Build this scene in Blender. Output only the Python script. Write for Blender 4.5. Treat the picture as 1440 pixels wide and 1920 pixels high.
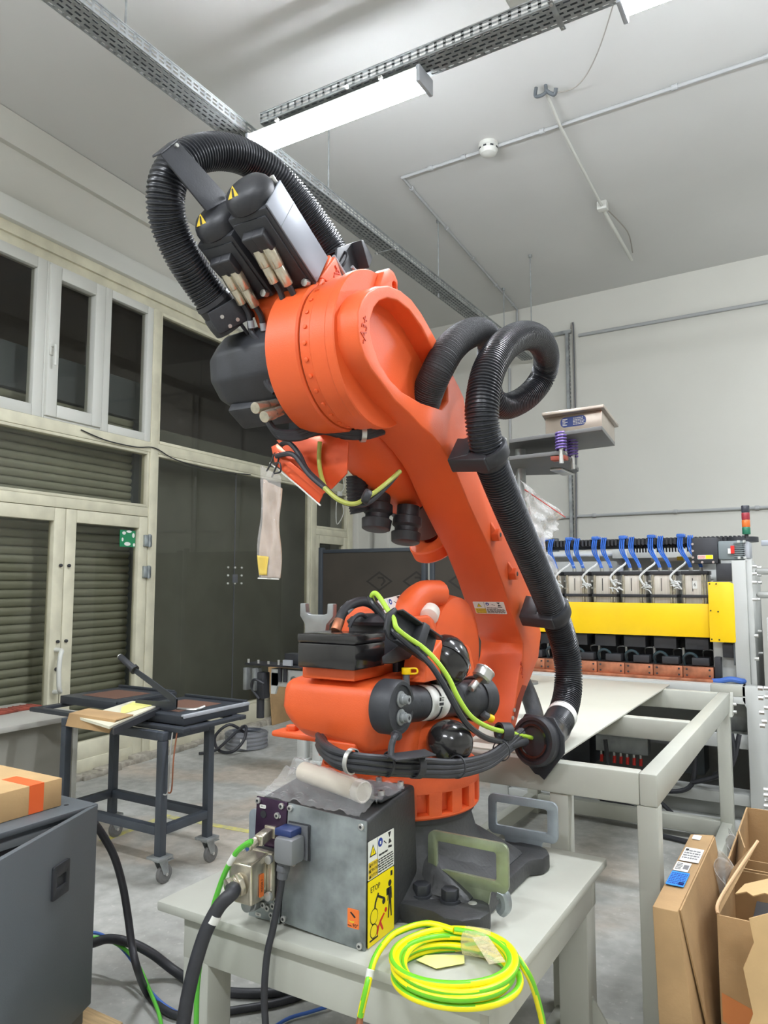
import bpy, bmesh, math, random
from mathutils import Vector, Matrix, geometry
random.seed(7)
for _o in list(bpy.data.objects): bpy.data.objects.remove(_o)
SC = bpy.context.scene
COL = SC.collection
PI = math.pi
R = math.radians

# ---------------------------------------------------------------- camera, world, exposure
cam = bpy.data.objects.new('camera', bpy.data.cameras.new('camera'))
COL.objects.link(cam)
cam.location = (0, 0, 1.5)
cam.rotation_euler = (R(90 + 5.343), 0, R(30.8))
cam.data.sensor_fit = 'HORIZONTAL'; cam.data.sensor_width = 36; cam.data.lens = 34.75
cam.data.clip_start = 0.05
SC.camera = cam
SC.view_settings.view_transform = 'Standard'; SC.view_settings.look = 'None'
SC.view_settings.exposure = 0.18; SC.view_settings.gamma = 1.0
SC.view_settings.use_curve_mapping = False
W = bpy.data.worlds.new('night'); SC.world = W; W.use_nodes = True
W.node_tree.nodes['Background'].inputs[0].default_value = (0.06, 0.07, 0.09, 1)
W.node_tree.nodes['Background'].inputs[1].default_value = 0.3
LAMP_POWER = 128.0      # radiance of the LED batten diffusers

# ---------------------------------------------------------------- materials
def lin(c):
    return tuple(((v/255)/12.92 if v/255 <= .04045 else ((v/255+.055)/1.055)**2.4) for v in c) + (1,)
def mat(name, col, rough=.5, metal=0, bump=0, bscale=60, var=0, vscale=4, coat=0, col2=None, spec=.5, stretch=None):
    m = bpy.data.materials.new(name); m.use_nodes = True
    nt = m.node_tree; N = nt.nodes; L = nt.links; p = N['Principled BSDF']
    p.inputs['Base Color'].default_value = lin(col); p.inputs['Roughness'].default_value = rough
    p.inputs['Metallic'].default_value = metal; p.inputs['Coat Weight'].default_value = coat
    p.inputs['Coat Roughness'].default_value = .1; p.inputs['Specular IOR Level'].default_value = spec
    if bump or var:
        tc = N.new('ShaderNodeTexCoord'); src = tc.outputs['Object']
        if stretch:
            mp = N.new('ShaderNodeMapping'); mp.inputs['Scale'].default_value = stretch; L.new(src, mp.inputs[0]); src = mp.outputs[0]
    if var:
        n = N.new('ShaderNodeTexNoise'); n.inputs['Scale'].default_value = vscale; n.inputs['Detail'].default_value = 6; L.new(src, n.inputs['Vector'])
        r = N.new('ShaderNodeValToRGB'); r.color_ramp.elements[0].position = .35; r.color_ramp.elements[1].position = .65
        c2 = col2 or tuple(v*(1-var) for v in col)
        r.color_ramp.elements[0].color = lin(c2); r.color_ramp.elements[1].color = lin(col)
        L.new(n.outputs['Fac'], r.inputs[0]); L.new(r.outputs[0], p.inputs['Base Color'])
    if bump:
        n2 = N.new('ShaderNodeTexNoise'); n2.inputs['Scale'].default_value = bscale; n2.inputs['Detail'].default_value = 4; L.new(src, n2.inputs['Vector'])
        b = N.new('ShaderNodeBump'); b.inputs['Strength'].default_value = bump; b.inputs['Distance'].default_value = .002
        L.new(n2.outputs['Fac'], b.inputs['Height']); L.new(b.outputs[0], p.inputs['Normal'])
    return m
def emit(name, col, s):
    m = bpy.data.materials.new(name); m.use_nodes = True; nt = m.node_tree
    p = nt.nodes['Principled BSDF']; p.inputs['Emission Color'].default_value = lin(col); p.inputs['Emission Strength'].default_value = s
    p.inputs['Base Color'].default_value = lin(col)
    return m
def glass(name, tint, rough=.02, refl=1.5, base=0.0):
    m = bpy.data.materials.new(name); m.use_nodes = True; nt = m.node_tree; N = nt.nodes; L = nt.links
    N.remove(N['Principled BSDF']); out = N['Material Output']
    t = N.new('ShaderNodeBsdfTransparent'); t.inputs[0].default_value = lin(tint)
    g = N.new('ShaderNodeBsdfGlossy'); g.inputs['Roughness'].default_value = rough
    f = N.new('ShaderNodeFresnel'); f.inputs['IOR'].default_value = refl
    x = N.new('ShaderNodeMixShader')
    ge = N.new('ShaderNodeNewGeometry'); inv = N.new('ShaderNodeMath'); inv.operation = 'SUBTRACT'; inv.inputs[0].default_value = 1; L.new(ge.outputs['Backfacing'], inv.inputs[1])
    mu = N.new('ShaderNodeMath'); mu.operation = 'MULTIPLY'; L.new(f.outputs[0], mu.inputs[0]); L.new(inv.outputs[0], mu.inputs[1])
    class _f: outputs = [mu.outputs[0]]
    f = _f
    if base:
        a = N.new('ShaderNodeMath'); a.operation = 'ADD'; a.inputs[1].default_value = base; L.new(f.outputs[0], a.inputs[0]); L.new(a.outputs[0], x.inputs[0])
    else: L.new(f.outputs[0], x.inputs[0])
    L.new(t.outputs[0], x.inputs[1]); L.new(g.outputs[0], x.inputs[2]); L.new(x.outputs[0], out.inputs[0])
    return m
def film(name, col, alpha, rough=.15):     # thin plastic film: partly see-through, glossy
    m = bpy.data.materials.new(name); m.use_nodes = True; p = m.node_tree.nodes['Principled BSDF']
    nt = m.node_tree
    p.inputs['Base Color'].default_value = lin(col); p.inputs['Roughness'].default_value = rough; p.inputs['Alpha'].default_value = alpha
    n2 = nt.nodes.new('ShaderNodeTexNoise'); n2.inputs['Scale'].default_value = 22; n2.inputs['Detail'].default_value = 3; n2.inputs['Distortion'].default_value = 1.5
    b = nt.nodes.new('ShaderNodeBump'); b.inputs['Strength'].default_value = .9; b.inputs['Distance'].default_value = .01
    tc = nt.nodes.new('ShaderNodeTexCoord'); nt.links.new(tc.outputs['Object'], n2.inputs['Vector'])
    nt.links.new(n2.outputs['Fac'], b.inputs['Height']); nt.links.new(b.outputs[0], p.inputs['Normal'])
    return m

ORANGE = mat('orange_paint', (233, 97, 45), .45, bump=.25, bscale=260, var=.05, vscale=3)
BLACKP = mat('black_plastic', (46, 47, 51), .45, bump=.15, bscale=200)
BLACKG = mat('black_gloss', (34, 33, 34), .2, coat=.4)
BLACKM = mat('black_paint', (54, 56, 61), .5, bump=.2, bscale=150, var=.2, vscale=8)
CASTBLK = mat('black_casting', (64, 65, 66), .48, bump=.6, bscale=90, var=.25, vscale=7)
HOSE = mat('black_hose', (44, 46, 51), .33, var=.15, vscale=12)
MESHHOSE = mat('braided_sleeve', (42, 43, 46), .5, bump=1, bscale=300)
RUBBER = mat('cable_rubber', (52, 53, 58), .5, var=.15, vscale=20)
GREYCAB = mat('grey_cable', (92, 94, 98), .5)
BLUECAB = mat('blue_cable', (70, 110, 190), .45)
GREENCAB = mat('green_cable', (94, 190, 62), .4)
ZINC = mat('zinc_plate', (168, 176, 178), .36, .6, bump=.1, bscale=40, var=.3, vscale=9)
ZINCG = mat('zinc_green_tint', (158, 168, 140), .4, .55, var=.15, vscale=14)
STEEL = mat('bright_steel', (200, 200, 196), .3, .7)
NICKEL = mat('nickel', (214, 206, 186), .26, .75, var=.15, vscale=30)
MOTSIDE = mat('motor_side_grey', (128, 132, 140), .42, .2)
ZINCB = mat('zinc_bracket', (164, 174, 180), .38, .25, var=.12, vscale=12)
SILVER = mat('silver_paint', (176, 180, 186), .4, .2, var=.06)
GREYP = mat('pale_grey_paint', (186, 187, 176), .45, var=.05, vscale=3, bump=.08, bscale=90)
MACHW = mat('machine_grey_white', (196, 198, 194), .45, var=.04, vscale=2)
YELLOW = mat('yellow_paint', (255, 210, 0), .4, var=.03)
COPPER = mat('copper', (196, 128, 96), .45, .6, var=.25, vscale=16)
CARD = mat('cardboard', (184, 150, 106), .8, var=.1, vscale=5, bump=.3, bscale=120)
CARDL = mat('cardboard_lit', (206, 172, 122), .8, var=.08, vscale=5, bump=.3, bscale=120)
CARDE = mat('cardboard_edge', (214, 178, 138), .85)
PAPER = mat('white_paper', (226, 226, 220), .7)
INK = mat('print_black', (30, 30, 32), .6)
INKG = mat('print_grey', (120, 120, 122), .6)
INKBLUE = mat('print_blue', (30, 60, 150), .6)
INKRED = mat('print_red', (210, 40, 30), .6)
LABY = mat('label_yellow', (250, 225, 0), .5)
LABYD = mat('label_amber', (222, 190, 40), .5)
LABO = mat('label_orange', (235, 120, 50), .5)
BLUELAB = mat('label_blue', (50, 140, 225), .5)
WHITEP = mat('white_plastic', (232, 224, 214), .4)
PVC = mat('white_pvc', (206, 207, 200), .4)
CREAM = mat('cream_frame_paint', (214, 210, 186), .5, var=.08, vscale=6)
DKGREY = mat('charcoal_powder_coat', (92, 98, 102), .5, bump=.15, bscale=300)
TROLLEYM = mat('blue_grey_steel', (66, 72, 80), .5, var=.1, vscale=8)
BENCHG = mat('warm_grey_laminate', (150, 148, 138), .5, var=.04)
TERRA = mat('terracotta_tile', (150, 72, 56), .8, var=.2, vscale=20)
WALLM = mat('painted_plaster', (208, 207, 198), .85, bump=.15, bscale=30, var=.025, vscale=.8)
CEILM = mat('ceiling_plaster', (212, 212, 209), .9, bump=.1, bscale=20, var=.03, vscale=.6)
SHUT = mat('olive_shutter', (160, 161, 144), .55, var=.1, vscale=3)
GALV = mat('galvanised_steel', (168, 172, 172), .45, .6, var=.15, vscale=12)
SHADEBLK = mat('shade_black', (26, 26, 27), .8)
NIGHT = mat('street_night', (150, 142, 138), .9)
GLASSW = glass('window_glass', (238, 238, 234), .01, 1.45)
WIRE = mat('tan_wire', (150, 146, 138), .6)
PURPLE = mat('purple_spring', (104, 84, 150), .4, .3)
OXIDE = mat('violet_oxide_panel', (70, 48, 74), .35, .5, var=.25, vscale=10)

# ---------------------------------------------------------------- mesh builder
def axes(o, ex, ey):
    ex = Vector(ex).normalized(); ey = Vector(ey); ey = (ey - ex*ey.dot(ex)).normalized(); ez = ex.cross(ey)
    M = Matrix((ex, ey, ez)).transposed().to_4x4(); M.translation = Vector(o); return M
def perp(d):
    d = Vector(d).normalized(); a = Vector((0, 0, 1)) if abs(d.z) < .9 else Vector((1, 0, 0))
    x = d.cross(a).normalized(); return x, d.cross(x).normalized()
def smooth(pts, res=8, closed=False):
    P = [Vector(p) for p in pts]; n = len(P)
    if n < 3: return P
    out = []; rng = n if closed else n-1
    for i in range(rng):
        if closed: a, b, c, d = P[i-1], P[i], P[(i+1) % n], P[(i+2) % n]
        else: a, b, c, d = P[max(i-1, 0)], P[i], P[i+1], P[min(i+2, n-1)]
        for k in range(res):
            t = k/res
            out.append(.5*((2*b) + (c-a)*t + (2*a-5*b+4*c-d)*t*t + (3*b-3*c+d-a)*t**3))
    if not closed: out.append(P[-1])
    return out
def resample(P, step):
    out = [P[0].copy()]; acc = 0; prev = P[0]
    for q in P[1:]:
        d = (q-prev).length
        while acc + d >= step:
            t = (step-acc)/d; prev = prev.lerp(q, t); out.append(prev.copy()); d = (q-prev).length; acc = 0
        acc += d; prev = q
    return out
class B:
    def __init__(s, F=None, mats=None):
        s.v = []; s.f = []; s.mi = []; s.F = F; s.mats = mats or []
    def add(s, vs, fs, m=0):
        o = len(s.v); s.v += [Vector(v) for v in vs]; s.f += [[i+o for i in f] for f in fs]; s.mi += [m]*len(fs); return s
    def bm(s, b, m=0, bev=0, seg=2, ang=25, M=None):
        if bev:
            b.normal_update()
            es = [e for e in b.edges if len(e.link_faces) == 2 and e.calc_face_angle(0) > R(ang)]
            if es: bmesh.ops.bevel(b, geom=es, offset=bev, segments=seg, affect='EDGES', clamp_overlap=True, profile=.5)
        b.verts.index_update()
        s.add([(M @ v.co) if M else v.co.copy() for v in b.verts], [[v.index for v in f.verts] for f in b.faces], m); b.free(); return s
    def box(s, x0, x1, y0, y1, z0, z1, m=0, bev=0, seg=2, M=None):
        b = bmesh.new(); bmesh.ops.create_cube(b, size=1)
        for v in b.verts: v.co = Vector(((x0+x1)/2+v.co.x*(x1-x0), (y0+y1)/2+v.co.y*(y1-y0), (z0+z1)/2+v.co.z*(z1-z0)))
        return s.bm(b, m, bev, seg, M=M)
    def cyl(s, p, q, r, r2=None, n=24, m=0, bev=0, cap=True):
        p = Vector(p); q = Vector(q); r2 = r if r2 is None else r2
        x, y = perp(q-p); b = bmesh.new()
        A = [b.verts.new(p+(x*math.cos(2*PI*i/n)+y*math.sin(2*PI*i/n))*r) for i in range(n)]
        C = [b.verts.new(q+(x*math.cos(2*PI*i/n)+y*math.sin(2*PI*i/n))*r2) for i in range(n)]
        for i in range(n): b.faces.new((A[i], A[(i+1) % n], C[(i+1) % n], C[i]))
        if cap: b.faces.new(A[::-1]); b.faces.new(C)
        return s.bm(b, m, bev, 2, 40)
    def lathe(s, o, axis, prof, n=32, m=0, a0=0, a1=2*PI):     # prof: (radius, height) along axis
        o = Vector(o); d = Vector(axis).normalized(); x, y = perp(d); vs = []; fs = []
        full = abs(a1-a0-2*PI) < 1e-6; k = n if full else n+1
        for r, h in prof:
            for i in range(k):
                a = a0+(a1-a0)*i/n; vs.append(o+d*h+(x*math.cos(a)+y*math.sin(a))*max(r, 1e-5))
        for j in range(len(prof)-1):
            for i in range(n):
                i2 = (i+1) % k; fs.append((j*k+i, j*k+i2, (j+1)*k+i2, (j+1)*k+i))
        return s.add(vs, fs, m)
    def sphere(s, c, r, m=0, n=24, sc=(1, 1, 1)):
        b = bmesh.new(); bmesh.ops.create_uvsphere(b, u_segments=n, v_segments=n//2, radius=r)
        for v in b.verts: v.co = Vector((v.co.x*sc[0], v.co.y*sc[1], v.co.z*sc[2]))+Vector(c)
        return s.bm(b, m)
    def tube(s, pts, r, n=10, m=0, closed=False, res=6, sm=True, cap=True):
        P = smooth(pts, res, closed) if sm else [Vector(p) for p in pts]
        return s.sweep(P, [r]*len(P) if not callable(r) else [r(i/(len(P)-1)) for i in range(len(P))], n, m, closed, cap)
    def sweep(s, P, rad, n=10, m=0, closed=False, cap=True):
        K = len(P); T = []
        for i in range(K):
            a = P[(i-1) % K] if closed or i > 0 else P[0]; b = P[(i+1) % K] if closed or i < K-1 else P[-1]
            d = b-a; T.append(d.normalized() if d.length > 1e-9 else Vector((0, 0, 1)))
        x, y = perp(T[0]); vs = []; fs = []
        for i in range(K):
            x = (x-T[i]*x.dot(T[i])).normalized(); y = T[i].cross(x)
            for j in range(n):
                a = 2*PI*j/n; vs.append(P[i]+(x*math.cos(a)+y*math.sin(a))*rad[i])
        for i in range(K if closed else K-1):
            i2 = (i+1) % K
            for j in range(n): fs.append((i*n+j, i*n+(j+1) % n, i2*n+(j+1) % n, i2*n+j))
        if cap and not closed: fs.append(tuple(range(n))[::-1]); fs.append(tuple((K-1)*n+j for j in range(n)))
        return s.add(vs, fs, m)
    def corr(s, pts, r, pitch=.012, depth=.075, n=20, m=0, res=10):    # corrugated hose
        P = resample(smooth(pts, res), pitch/4)
        k = [1, 1, 1-depth, 1-depth]
        return s.sweep(P, [r*k[i % 4] for i in range(len(P))], n, m)
    def prism(s, out, M, d, holes=(), m=0, bev=0, seg=2, ang=25, end=None):        # outline in local xy, extruded from z=0 to z=d
        loops = [list(out)]+[list(h) for h in holes]
        flat = [p for l in loops for p in l]
        tris = geometry.tessellate_polygon([[Vector((p[0], p[1], 0)) for p in l] for l in loops])
        b = bmesh.new(); lo = [b.verts.new((p[0], p[1], 0)) for p in flat]; hi = [b.verts.new((p[0], p[1], d)) for p in flat]
        for t in tris:
            try: b.faces.new([lo[i] for i in t]); b.faces.new([hi[i] for i in t])
            except ValueError: pass
        k = 0
        for l in loops:
            n = len(l)
            for i in range(n):
                a, c = k+i, k+(i+1) % n
                b.faces.new((lo[a], lo[c], hi[c], hi[a]))
            k += n
        bmesh.ops.recalc_face_normals(b, faces=b.faces)
        bmesh.ops.dissolve_limit(b, angle_limit=R(1), verts=b.verts, edges=b.edges)
        if end is not None and bev:            # round only the rim of one end
            z = d if end else 0
            es = [e for e in b.edges if all(abs(v.co.z-z) < 1e-6 for v in e.verts) and len(e.link_faces) == 2 and e.calc_face_angle(0) > R(40)]
            bmesh.ops.bevel(b, geom=es, offset=bev, segments=seg, affect='EDGES', clamp_overlap=True, profile=.5); bev = 0
        return s.bm(b, m, bev, seg, ang, M)
    def hull(s, pts, m=0, bev=0, seg=3, ang=20):
        b = bmesh.new(); vs = [b.verts.new(p) for p in pts]
        r = bmesh.ops.convex_hull(b, input=vs)
        bmesh.ops.delete(b, geom=[v for v in b.verts if not v.link_faces], context='VERTS')
        bmesh.ops.dissolve_limit(b, angle_limit=R(2), verts=b.verts, edges=b.edges)
        bmesh.ops.recalc_face_normals(b, faces=b.faces)
        return s.bm(b, m, bev, seg, ang)
    def text(s, txt, M, size, d=.0006, m=0, align='CENTER'):
        c = bpy.data.curves.new('t', 'FONT'); c.body = txt; c.size = size; c.extrude = d/2; c.align_x = align; c.align_y = 'CENTER'; c.resolution_u = 2
        o = bpy.data.objects.new('t', c); COL.objects.link(o)
        me = bpy.data.meshes.new_from_object(o.evaluated_get(bpy.context.evaluated_depsgraph_get()))
        s.add([M @ v.co for v in me.vertices], [list(p.vertices) for p in me.polygons], m)
        bpy.data.objects.remove(o); bpy.data.curves.remove(c); bpy.data.meshes.remove(me); return s
    def build(s, name, mats=None, parent=None, label=None, cat=None, group=None, kind=None, flat=False, ang=35, solid=0):
        mats = mats or s.mats
        if not isinstance(mats, (list, tuple)): mats = [mats]
        V = [s.F @ v for v in s.v] if s.F else s.v
        lo = Vector([min(v[i] for v in V) for i in range(3)]); hi = Vector([max(v[i] for v in V) for i in range(3)])
        c = (lo+hi)/2
        me = bpy.data.meshes.new(name); me.from_pydata([v-c for v in V], [], s.f)
        for mm in mats: me.materials.append(mm)
        for p, i in zip(me.polygons, s.mi): p.material_index = i
        b = bmesh.new(); b.from_mesh(me); bmesh.ops.recalc_face_normals(b, faces=b.faces); b.to_mesh(me); b.free()
        if not flat:
            me.polygons.foreach_set('use_smooth', [True]*len(me.polygons)); me.set_sharp_from_angle(angle=R(ang))
        o = bpy.data.objects.new(name, me); COL.objects.link(o)
        wl = parent['_w'] if parent else (0, 0, 0)
        o.location = c-Vector(wl); o['_w'] = list(c)
        if parent: o.parent = parent
        if solid:
            md = o.modifiers.new('thickness', 'SOLIDIFY'); md.thickness = solid; md.offset = 0
        return tag(o, label, cat, group, kind)
def tag(o, label=None, cat=None, group=None, kind=None):
    if label: o['label'] = label
    if cat: o['category'] = cat
    if group: o['group'] = group
    if kind: o['kind'] = kind
    return o
def thing(name, loc, label, cat, group=None):
    o = bpy.data.objects.new(name, None); COL.objects.link(o); o.location = loc; o['_w'] = list(loc); o.empty_display_size = .1
    return tag(o, label, cat, group)
def dup(o, parent=None, shift=(0, 0, 0)):       # copy of a mesh part sharing its data
    c = o.copy(); COL.objects.link(c); c.location = o.location+Vector(shift); c['_w'] = list(Vector(o['_w'])+Vector(shift))
    if parent: c.parent = parent
    return c
def dup_tree(root, shift):
    r = root.copy(); COL.objects.link(r); r.location = root.location+Vector(shift); r['_w'] = list(Vector(root['_w'])+Vector(shift))
    for ch in list(root.children):
        c = ch.copy(); COL.objects.link(c); c.parent = r; c['_w'] = list(Vector(ch['_w'])+Vector(shift))
        for g in list(ch.children):
            d = g.copy(); COL.objects.link(d); d.parent = c; d['_w'] = list(Vector(g['_w'])+Vector(shift))
    return r
def rrect(x0, x1, y0, y1, r, n=5):
    out = []
    for cx, cy, a in ((x1-r, y1-r, 0), (x0+r, y1-r, 90), (x0+r, y0+r, 180), (x1-r, y0+r, 270)):
        for i in range(n+1):
            t = R(a+90*i/n); out.append((cx+r*math.cos(t), cy+r*math.sin(t)))
    return out
def circ(cx, cy, r, n=24, a0=0, a1=360):
    return [(cx+r*math.cos(R(a0+(a1-a0)*i/n)), cy+r*math.sin(R(a0+(a1-a0)*i/n))) for i in range(n)]
def hexhead(b, c, d, r, h, m=0, socket=False):       # a bolt head at c pointing along d
    c = Vector(c); d = Vector(d).normalized()
    b.cyl(c, c+d*h, r, n=14 if socket else 6, m=m, bev=r*.12)
    return b

# ---------------------------------------------------------------- room shell
WL = axes((-5.05, 3.92, 0), (-.07200, .9974, 0), (-.9974, -.072, 0))      # left wall: s along it, o outwards, z up
WB = axes((-5.4, 8.7735, 0), (.99842, -.05612, 0), (.05612, .99842, 0))   # back wall, same convention
S = 'structure'
def concrete():
    m = bpy.data.materials.new('concrete_floor'); m.use_nodes = True; nt = m.node_tree; N = nt.nodes; L = nt.links; p = N['Principled BSDF']
    tc = N.new('ShaderNodeTexCoord')
    def noise(sc, det=8, dist=0):
        n = N.new('ShaderNodeTexNoise'); n.inputs['Scale'].default_value = sc; n.inputs['Detail'].default_value = det; n.inputs['Distortion'].default_value = dist
        L.new(tc.outputs['Object'], n.inputs['Vector']); return n.outputs['Fac']
    def ramp(f, stops):
        r = N.new('ShaderNodeValToRGB'); e = r.color_ramp.elements
        while len(e) < len(stops): e.new(.5)
        for k, (pp, c) in zip(e, stops): k.position = pp; k.color = c if len(c) == 4 else lin(c)
        L.new(f, r.inputs[0]); return r.outputs[0]
    def mix(f, a, b, t='MIX', fac=None):
        x = N.new('ShaderNodeMixRGB'); x.blend_type = t
        if fac is not None: x.inputs[0].default_value = fac
        else: L.new(f, x.inputs[0])
        L.new(a, x.inputs[1]); L.new(b, x.inputs[2]); return x.outputs[0]
    base = ramp(noise(1.1), [(.3, (160, 160, 154)), (.5, (180, 180, 174)), (.7, (196, 196, 190))])
    dust = ramp(noise(.9, 4, .4), [(.52, (0, 0, 0, 1)), (.62, (1, 1, 1, 1))])
    br = N.new('ShaderNodeRGB'); br.outputs[0].default_value = lin((186, 176, 162))
    c = mix(dust, base, br.outputs[0])
    spk = ramp(noise(38, 3), [(.62, (0, 0, 0, 1)), (.7, (1, 1, 1, 1))])
    wh = N.new('ShaderNodeRGB'); wh.outputs[0].default_value = lin((204, 202, 196))
    sc = N.new('ShaderNodeMath'); sc.operation = 'MULTIPLY'; sc.inputs[1].default_value = .5; L.new(spk, sc.inputs[0])
    c = mix(sc.outputs[0], c, wh.outputs[0])
    fine = ramp(noise(14, 8), [(.35, (222, 222, 220)), (.65, (255, 255, 255))])
    c = mix(None, c, fine, 'MULTIPLY', .8)
    L.new(c, p.inputs['Base Color'])
    p.inputs['Roughness'].default_value = .62; p.inputs['Specular IOR Level'].default_value = .35
    b = N.new('ShaderNodeBump'); b.inputs['Strength'].default_value = .3; b.inputs['Distance'].default_value = .004
    L.new(noise(30, 8), b.inputs['Height']); L.new(b.outputs[0], p.inputs['Normal']); return m
FLOORM = concrete()
B().box(-7.5, 5.2, -4.2, 9.6, -.2, 0).build('floor', FLOORM, kind=S)
B().box(-7.5, 5.2, -4.2, 9.6, 4.91, 5.1).build('ceiling', CEILM, kind=S)
b = B(WL)
b.box(-8.2, 5.05, 0, .3, 4.07, 4.91)
b.box(-8.2, -2.1, 0, .3, 0, 4.07)
b.box(4.2, 5.05, 0, .3, 0, 4.07)
b.build('wall_left', WALLM, kind=S)
B(WB).box(-.1, 10.6, 0, .3, 0, 4.91).build('wall_back', WALLM, kind=S)
B().box(5, 5.2, -4.2, 8.6, 0, 4.91).build('wall_right', WALLM, kind=S)
B().box(-5, 5.2, -4.2, -4, 0, 4.91).build('wall_front', WALLM, kind=S)
B(WL).box(-8.1, 4.84, -.05, 0, 4.66, 4.905).build('trim_1', WALLM, kind=S)          # shallow beam under the ceiling
B(WL).box(-8.1, 4.2, -.10, 0, 4.08, 4.24, bev=.008).build('trim_2', PVC, kind=S)   # fascia over the glazing
b = B(WL); b.box(-2.1, 4.2, -.05, .06, 4.0, 4.08); b.box(-2.1, 4.2, -.025, .06, 3.93, 4.0)
b.build('trim_3', CREAM, kind=S)
B(WL).box(4.3, 4.62, -.07, 0, 0, 4.66).build('trim_4', WALLM, kind=S)               # corner pilaster
B(WB).box(0.05, .26, -.05, 0, 0, 4.66).build('trim_5', WALLM, kind=S)
B(WL).box(.555, .64, -.04, .06, .0, 3.93, bev=.005).build('trim_6', CREAM, kind=S)   # main mullion
B(WL).box(-2.1, 4.2, -.035, .06, 2.63, 2.72, bev=.006).build('trim_7', CREAM, kind=S)    # transom
B(WL).box(3.2, 3.3, -.04, .06, 0, 3.93, bev=.005).build('trim_8', CREAM, kind=S)
B(WL).box(4.08, 4.2, -.04, .06, 0, 3.93, bev=.005).build('trim_9', CREAM, kind=S)
B(WL).box(.64, 3.2, -.05, .06, .02, .24, bev=.006).build('trim_10', CREAM, kind=S)
B(WL).box(-2.1, .555, -.03, .06, 2.06, 2.14, bev=.005).build('trim_11', CREAM, kind=S)
B(WL).box(3.3, 4.08, -.03, .06, 2.06, 2.14, bev=.005).build('trim_12', CREAM, kind=S)
b = B(WL)
for i in range(34):
    s0 = -2.0+i*.185; b.box(s0, s0+.2, -.09-random.random()*.07, 0, -.01, .03+random.random()*.045, bev=.012)
b.build('baseboard_left', mat('crumbled_mortar', (176, 170, 156), .9, bump=1, bscale=60, var=.2, vscale=20), kind=S)

def casement(name, s0, s1, z0, z1, w, m, d0=-.03, d1=.045, inner=0, gl=GLASSW):
    e = bpy.data.objects.new(name, None); COL.objects.link(e); e.location = WL @ Vector(((s0+s1)/2, 0, z0)); e['_w'] = list(e.location); e['kind'] = S
    b = B(WL); b.box(s0, s0+w, d0, d1, z0, z1, bev=.006); b.box(s1-w, s1, d0, d1, z0, z1, bev=.006)
    b.box(s0+w, s1-w, d0, d1, z0, z0+w, bev=.006); b.box(s0+w, s1-w, d0, d1, z1-w, z1, bev=.006)
    b.build('frame', m, e)
    if inner:
        q = w+inner; b = B(WL)
        b.box(s0+w-.002, s0+q, d0-.022, d1, z0+w-.002, z1-w+.002, bev=.007); b.box(s1-q, s1-w+.002, d0-.022, d1, z0+w-.002, z1-w+.002, bev=.007)
        b.box(s0+q, s1-q, d0-.022, d1, z0+w-.002, z0+q, bev=.007); b.box(s0+q, s1-q, d0-.022, d1, z1-q, z1-w+.002, bev=.007)
        b.build('sash', m, e); w = q
    B(WL).box(s0+w-.004, s1-w+.004, .004, .012, z0+w-.004, z1-w+.004).build('pane', gl, e)
    return e
casement('window_1', -2.1, -.56, 2.72, 3.93, .085, PVC)
w2 = casement('window_2', -.56, .005, 2.72, 3.93, .02, PVC, inner=.095)
b = B(WL); b.box(-.535, -.505, -.066, -.05, 3.2, 3.32, bev=.004); b.cyl((-.52, -.06, 3.27), (-.52, -.1, 3.27), .011); b.tube([(-.52, -.1, 3.275), (-.52, -.105, 3.22), (-.515, -.1, 3.12)], .011)
b.build('handle', PVC, w2)
casement('window_3', .005, .555, 2.72, 3.93, .07, PVC)
casement('window_4', .64, 3.2, 2.72, 3.93, .03, CREAM)
casement('window_5', 3.3, 4.08, 2.72, 3.93, .03, CREAM)
w6 = casement('window_6', .64, 3.2, .24, 2.63, .025, CREAM)
B(WL).box(1.806, 1.812, .002, .014, .26, 2.61).build('glass_joint', GREYCAB, w6)
B(WL).box(1.775, 1.845, -.012, .004, 1.485, 1.57, bev=.003).build('patch_fitting', GREYCAB, w6)
for q in range(9):
    if q != 4: B(WL).cyl((1.70+.11*(q % 3), .003, 1.48+.08*(q//3)), (1.70+.11*(q % 3), -.008, 1.48+.08*(q//3)), .010, n=10).build('glass_bolt', PVC, w6)
casement('window_7', -2.1, .555, 2.14, 2.63, .025, CREAM)
casement('window_8', 3.3, 4.08, 2.14, 2.63, .03, CREAM)
casement('window_9', 3.3, 4.08, .03, 2.06, .1, CREAM)
def door(name, s0, s1, hinge):
    e = casement(name, s0, s1, .03, 2.055, .1, CREAM, -.035, .03)
    b = B(WL); b.box(s0+.09, s1-.09, -.03, .03, .12, .26, bev=.005); b.build('kick_rail', CREAM, e)
    for z in (1.85, 1.58, .36):
        if hinge:
            b = B(WL); b.box(s1-.05, s1+.035, -.056, -.03, z-.05, z+.05, bev=.004); b.cyl((s1+.0, -.06, z-.055), (s1+.0, -.06, z+.055), .012, n=12); b.build('hinge', ZINC, e)
    for z in (1.05, 1.62):
        s = s1-.035 if not hinge else s0+.035
        B(WL).cyl((s, -.035, z), (s, -.055, z), .012, n=12, bev=.003).build('bolt', BLACKP, e)
    return e
d1 = door('door_1', -1.2, -.31, 0)
b = B(WL); b.tube([(-.355, -.035, .99), (-.355, -.1, .985), (-.385, -.125, .95), (-.395, -.128, .84), (-.385, -.125, .72), (-.355, -.1, .685), (-.355, -.035, .68)], .017, n=12)
b.build('handle', PVC, d1)
B(WL).cyl((-.345, -.035, .845), (-.345, -.045, .845), .014, n=14).build('keyhole', BLACKP, d1)
d2 = door('door_2', -.305, .55, 1)
b = B(WL, [mat('sticker_green', (30, 130, 84), .5), PAPER]); b.box(.27, .44, -.003, .003, 1.79, 1.93)
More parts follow.
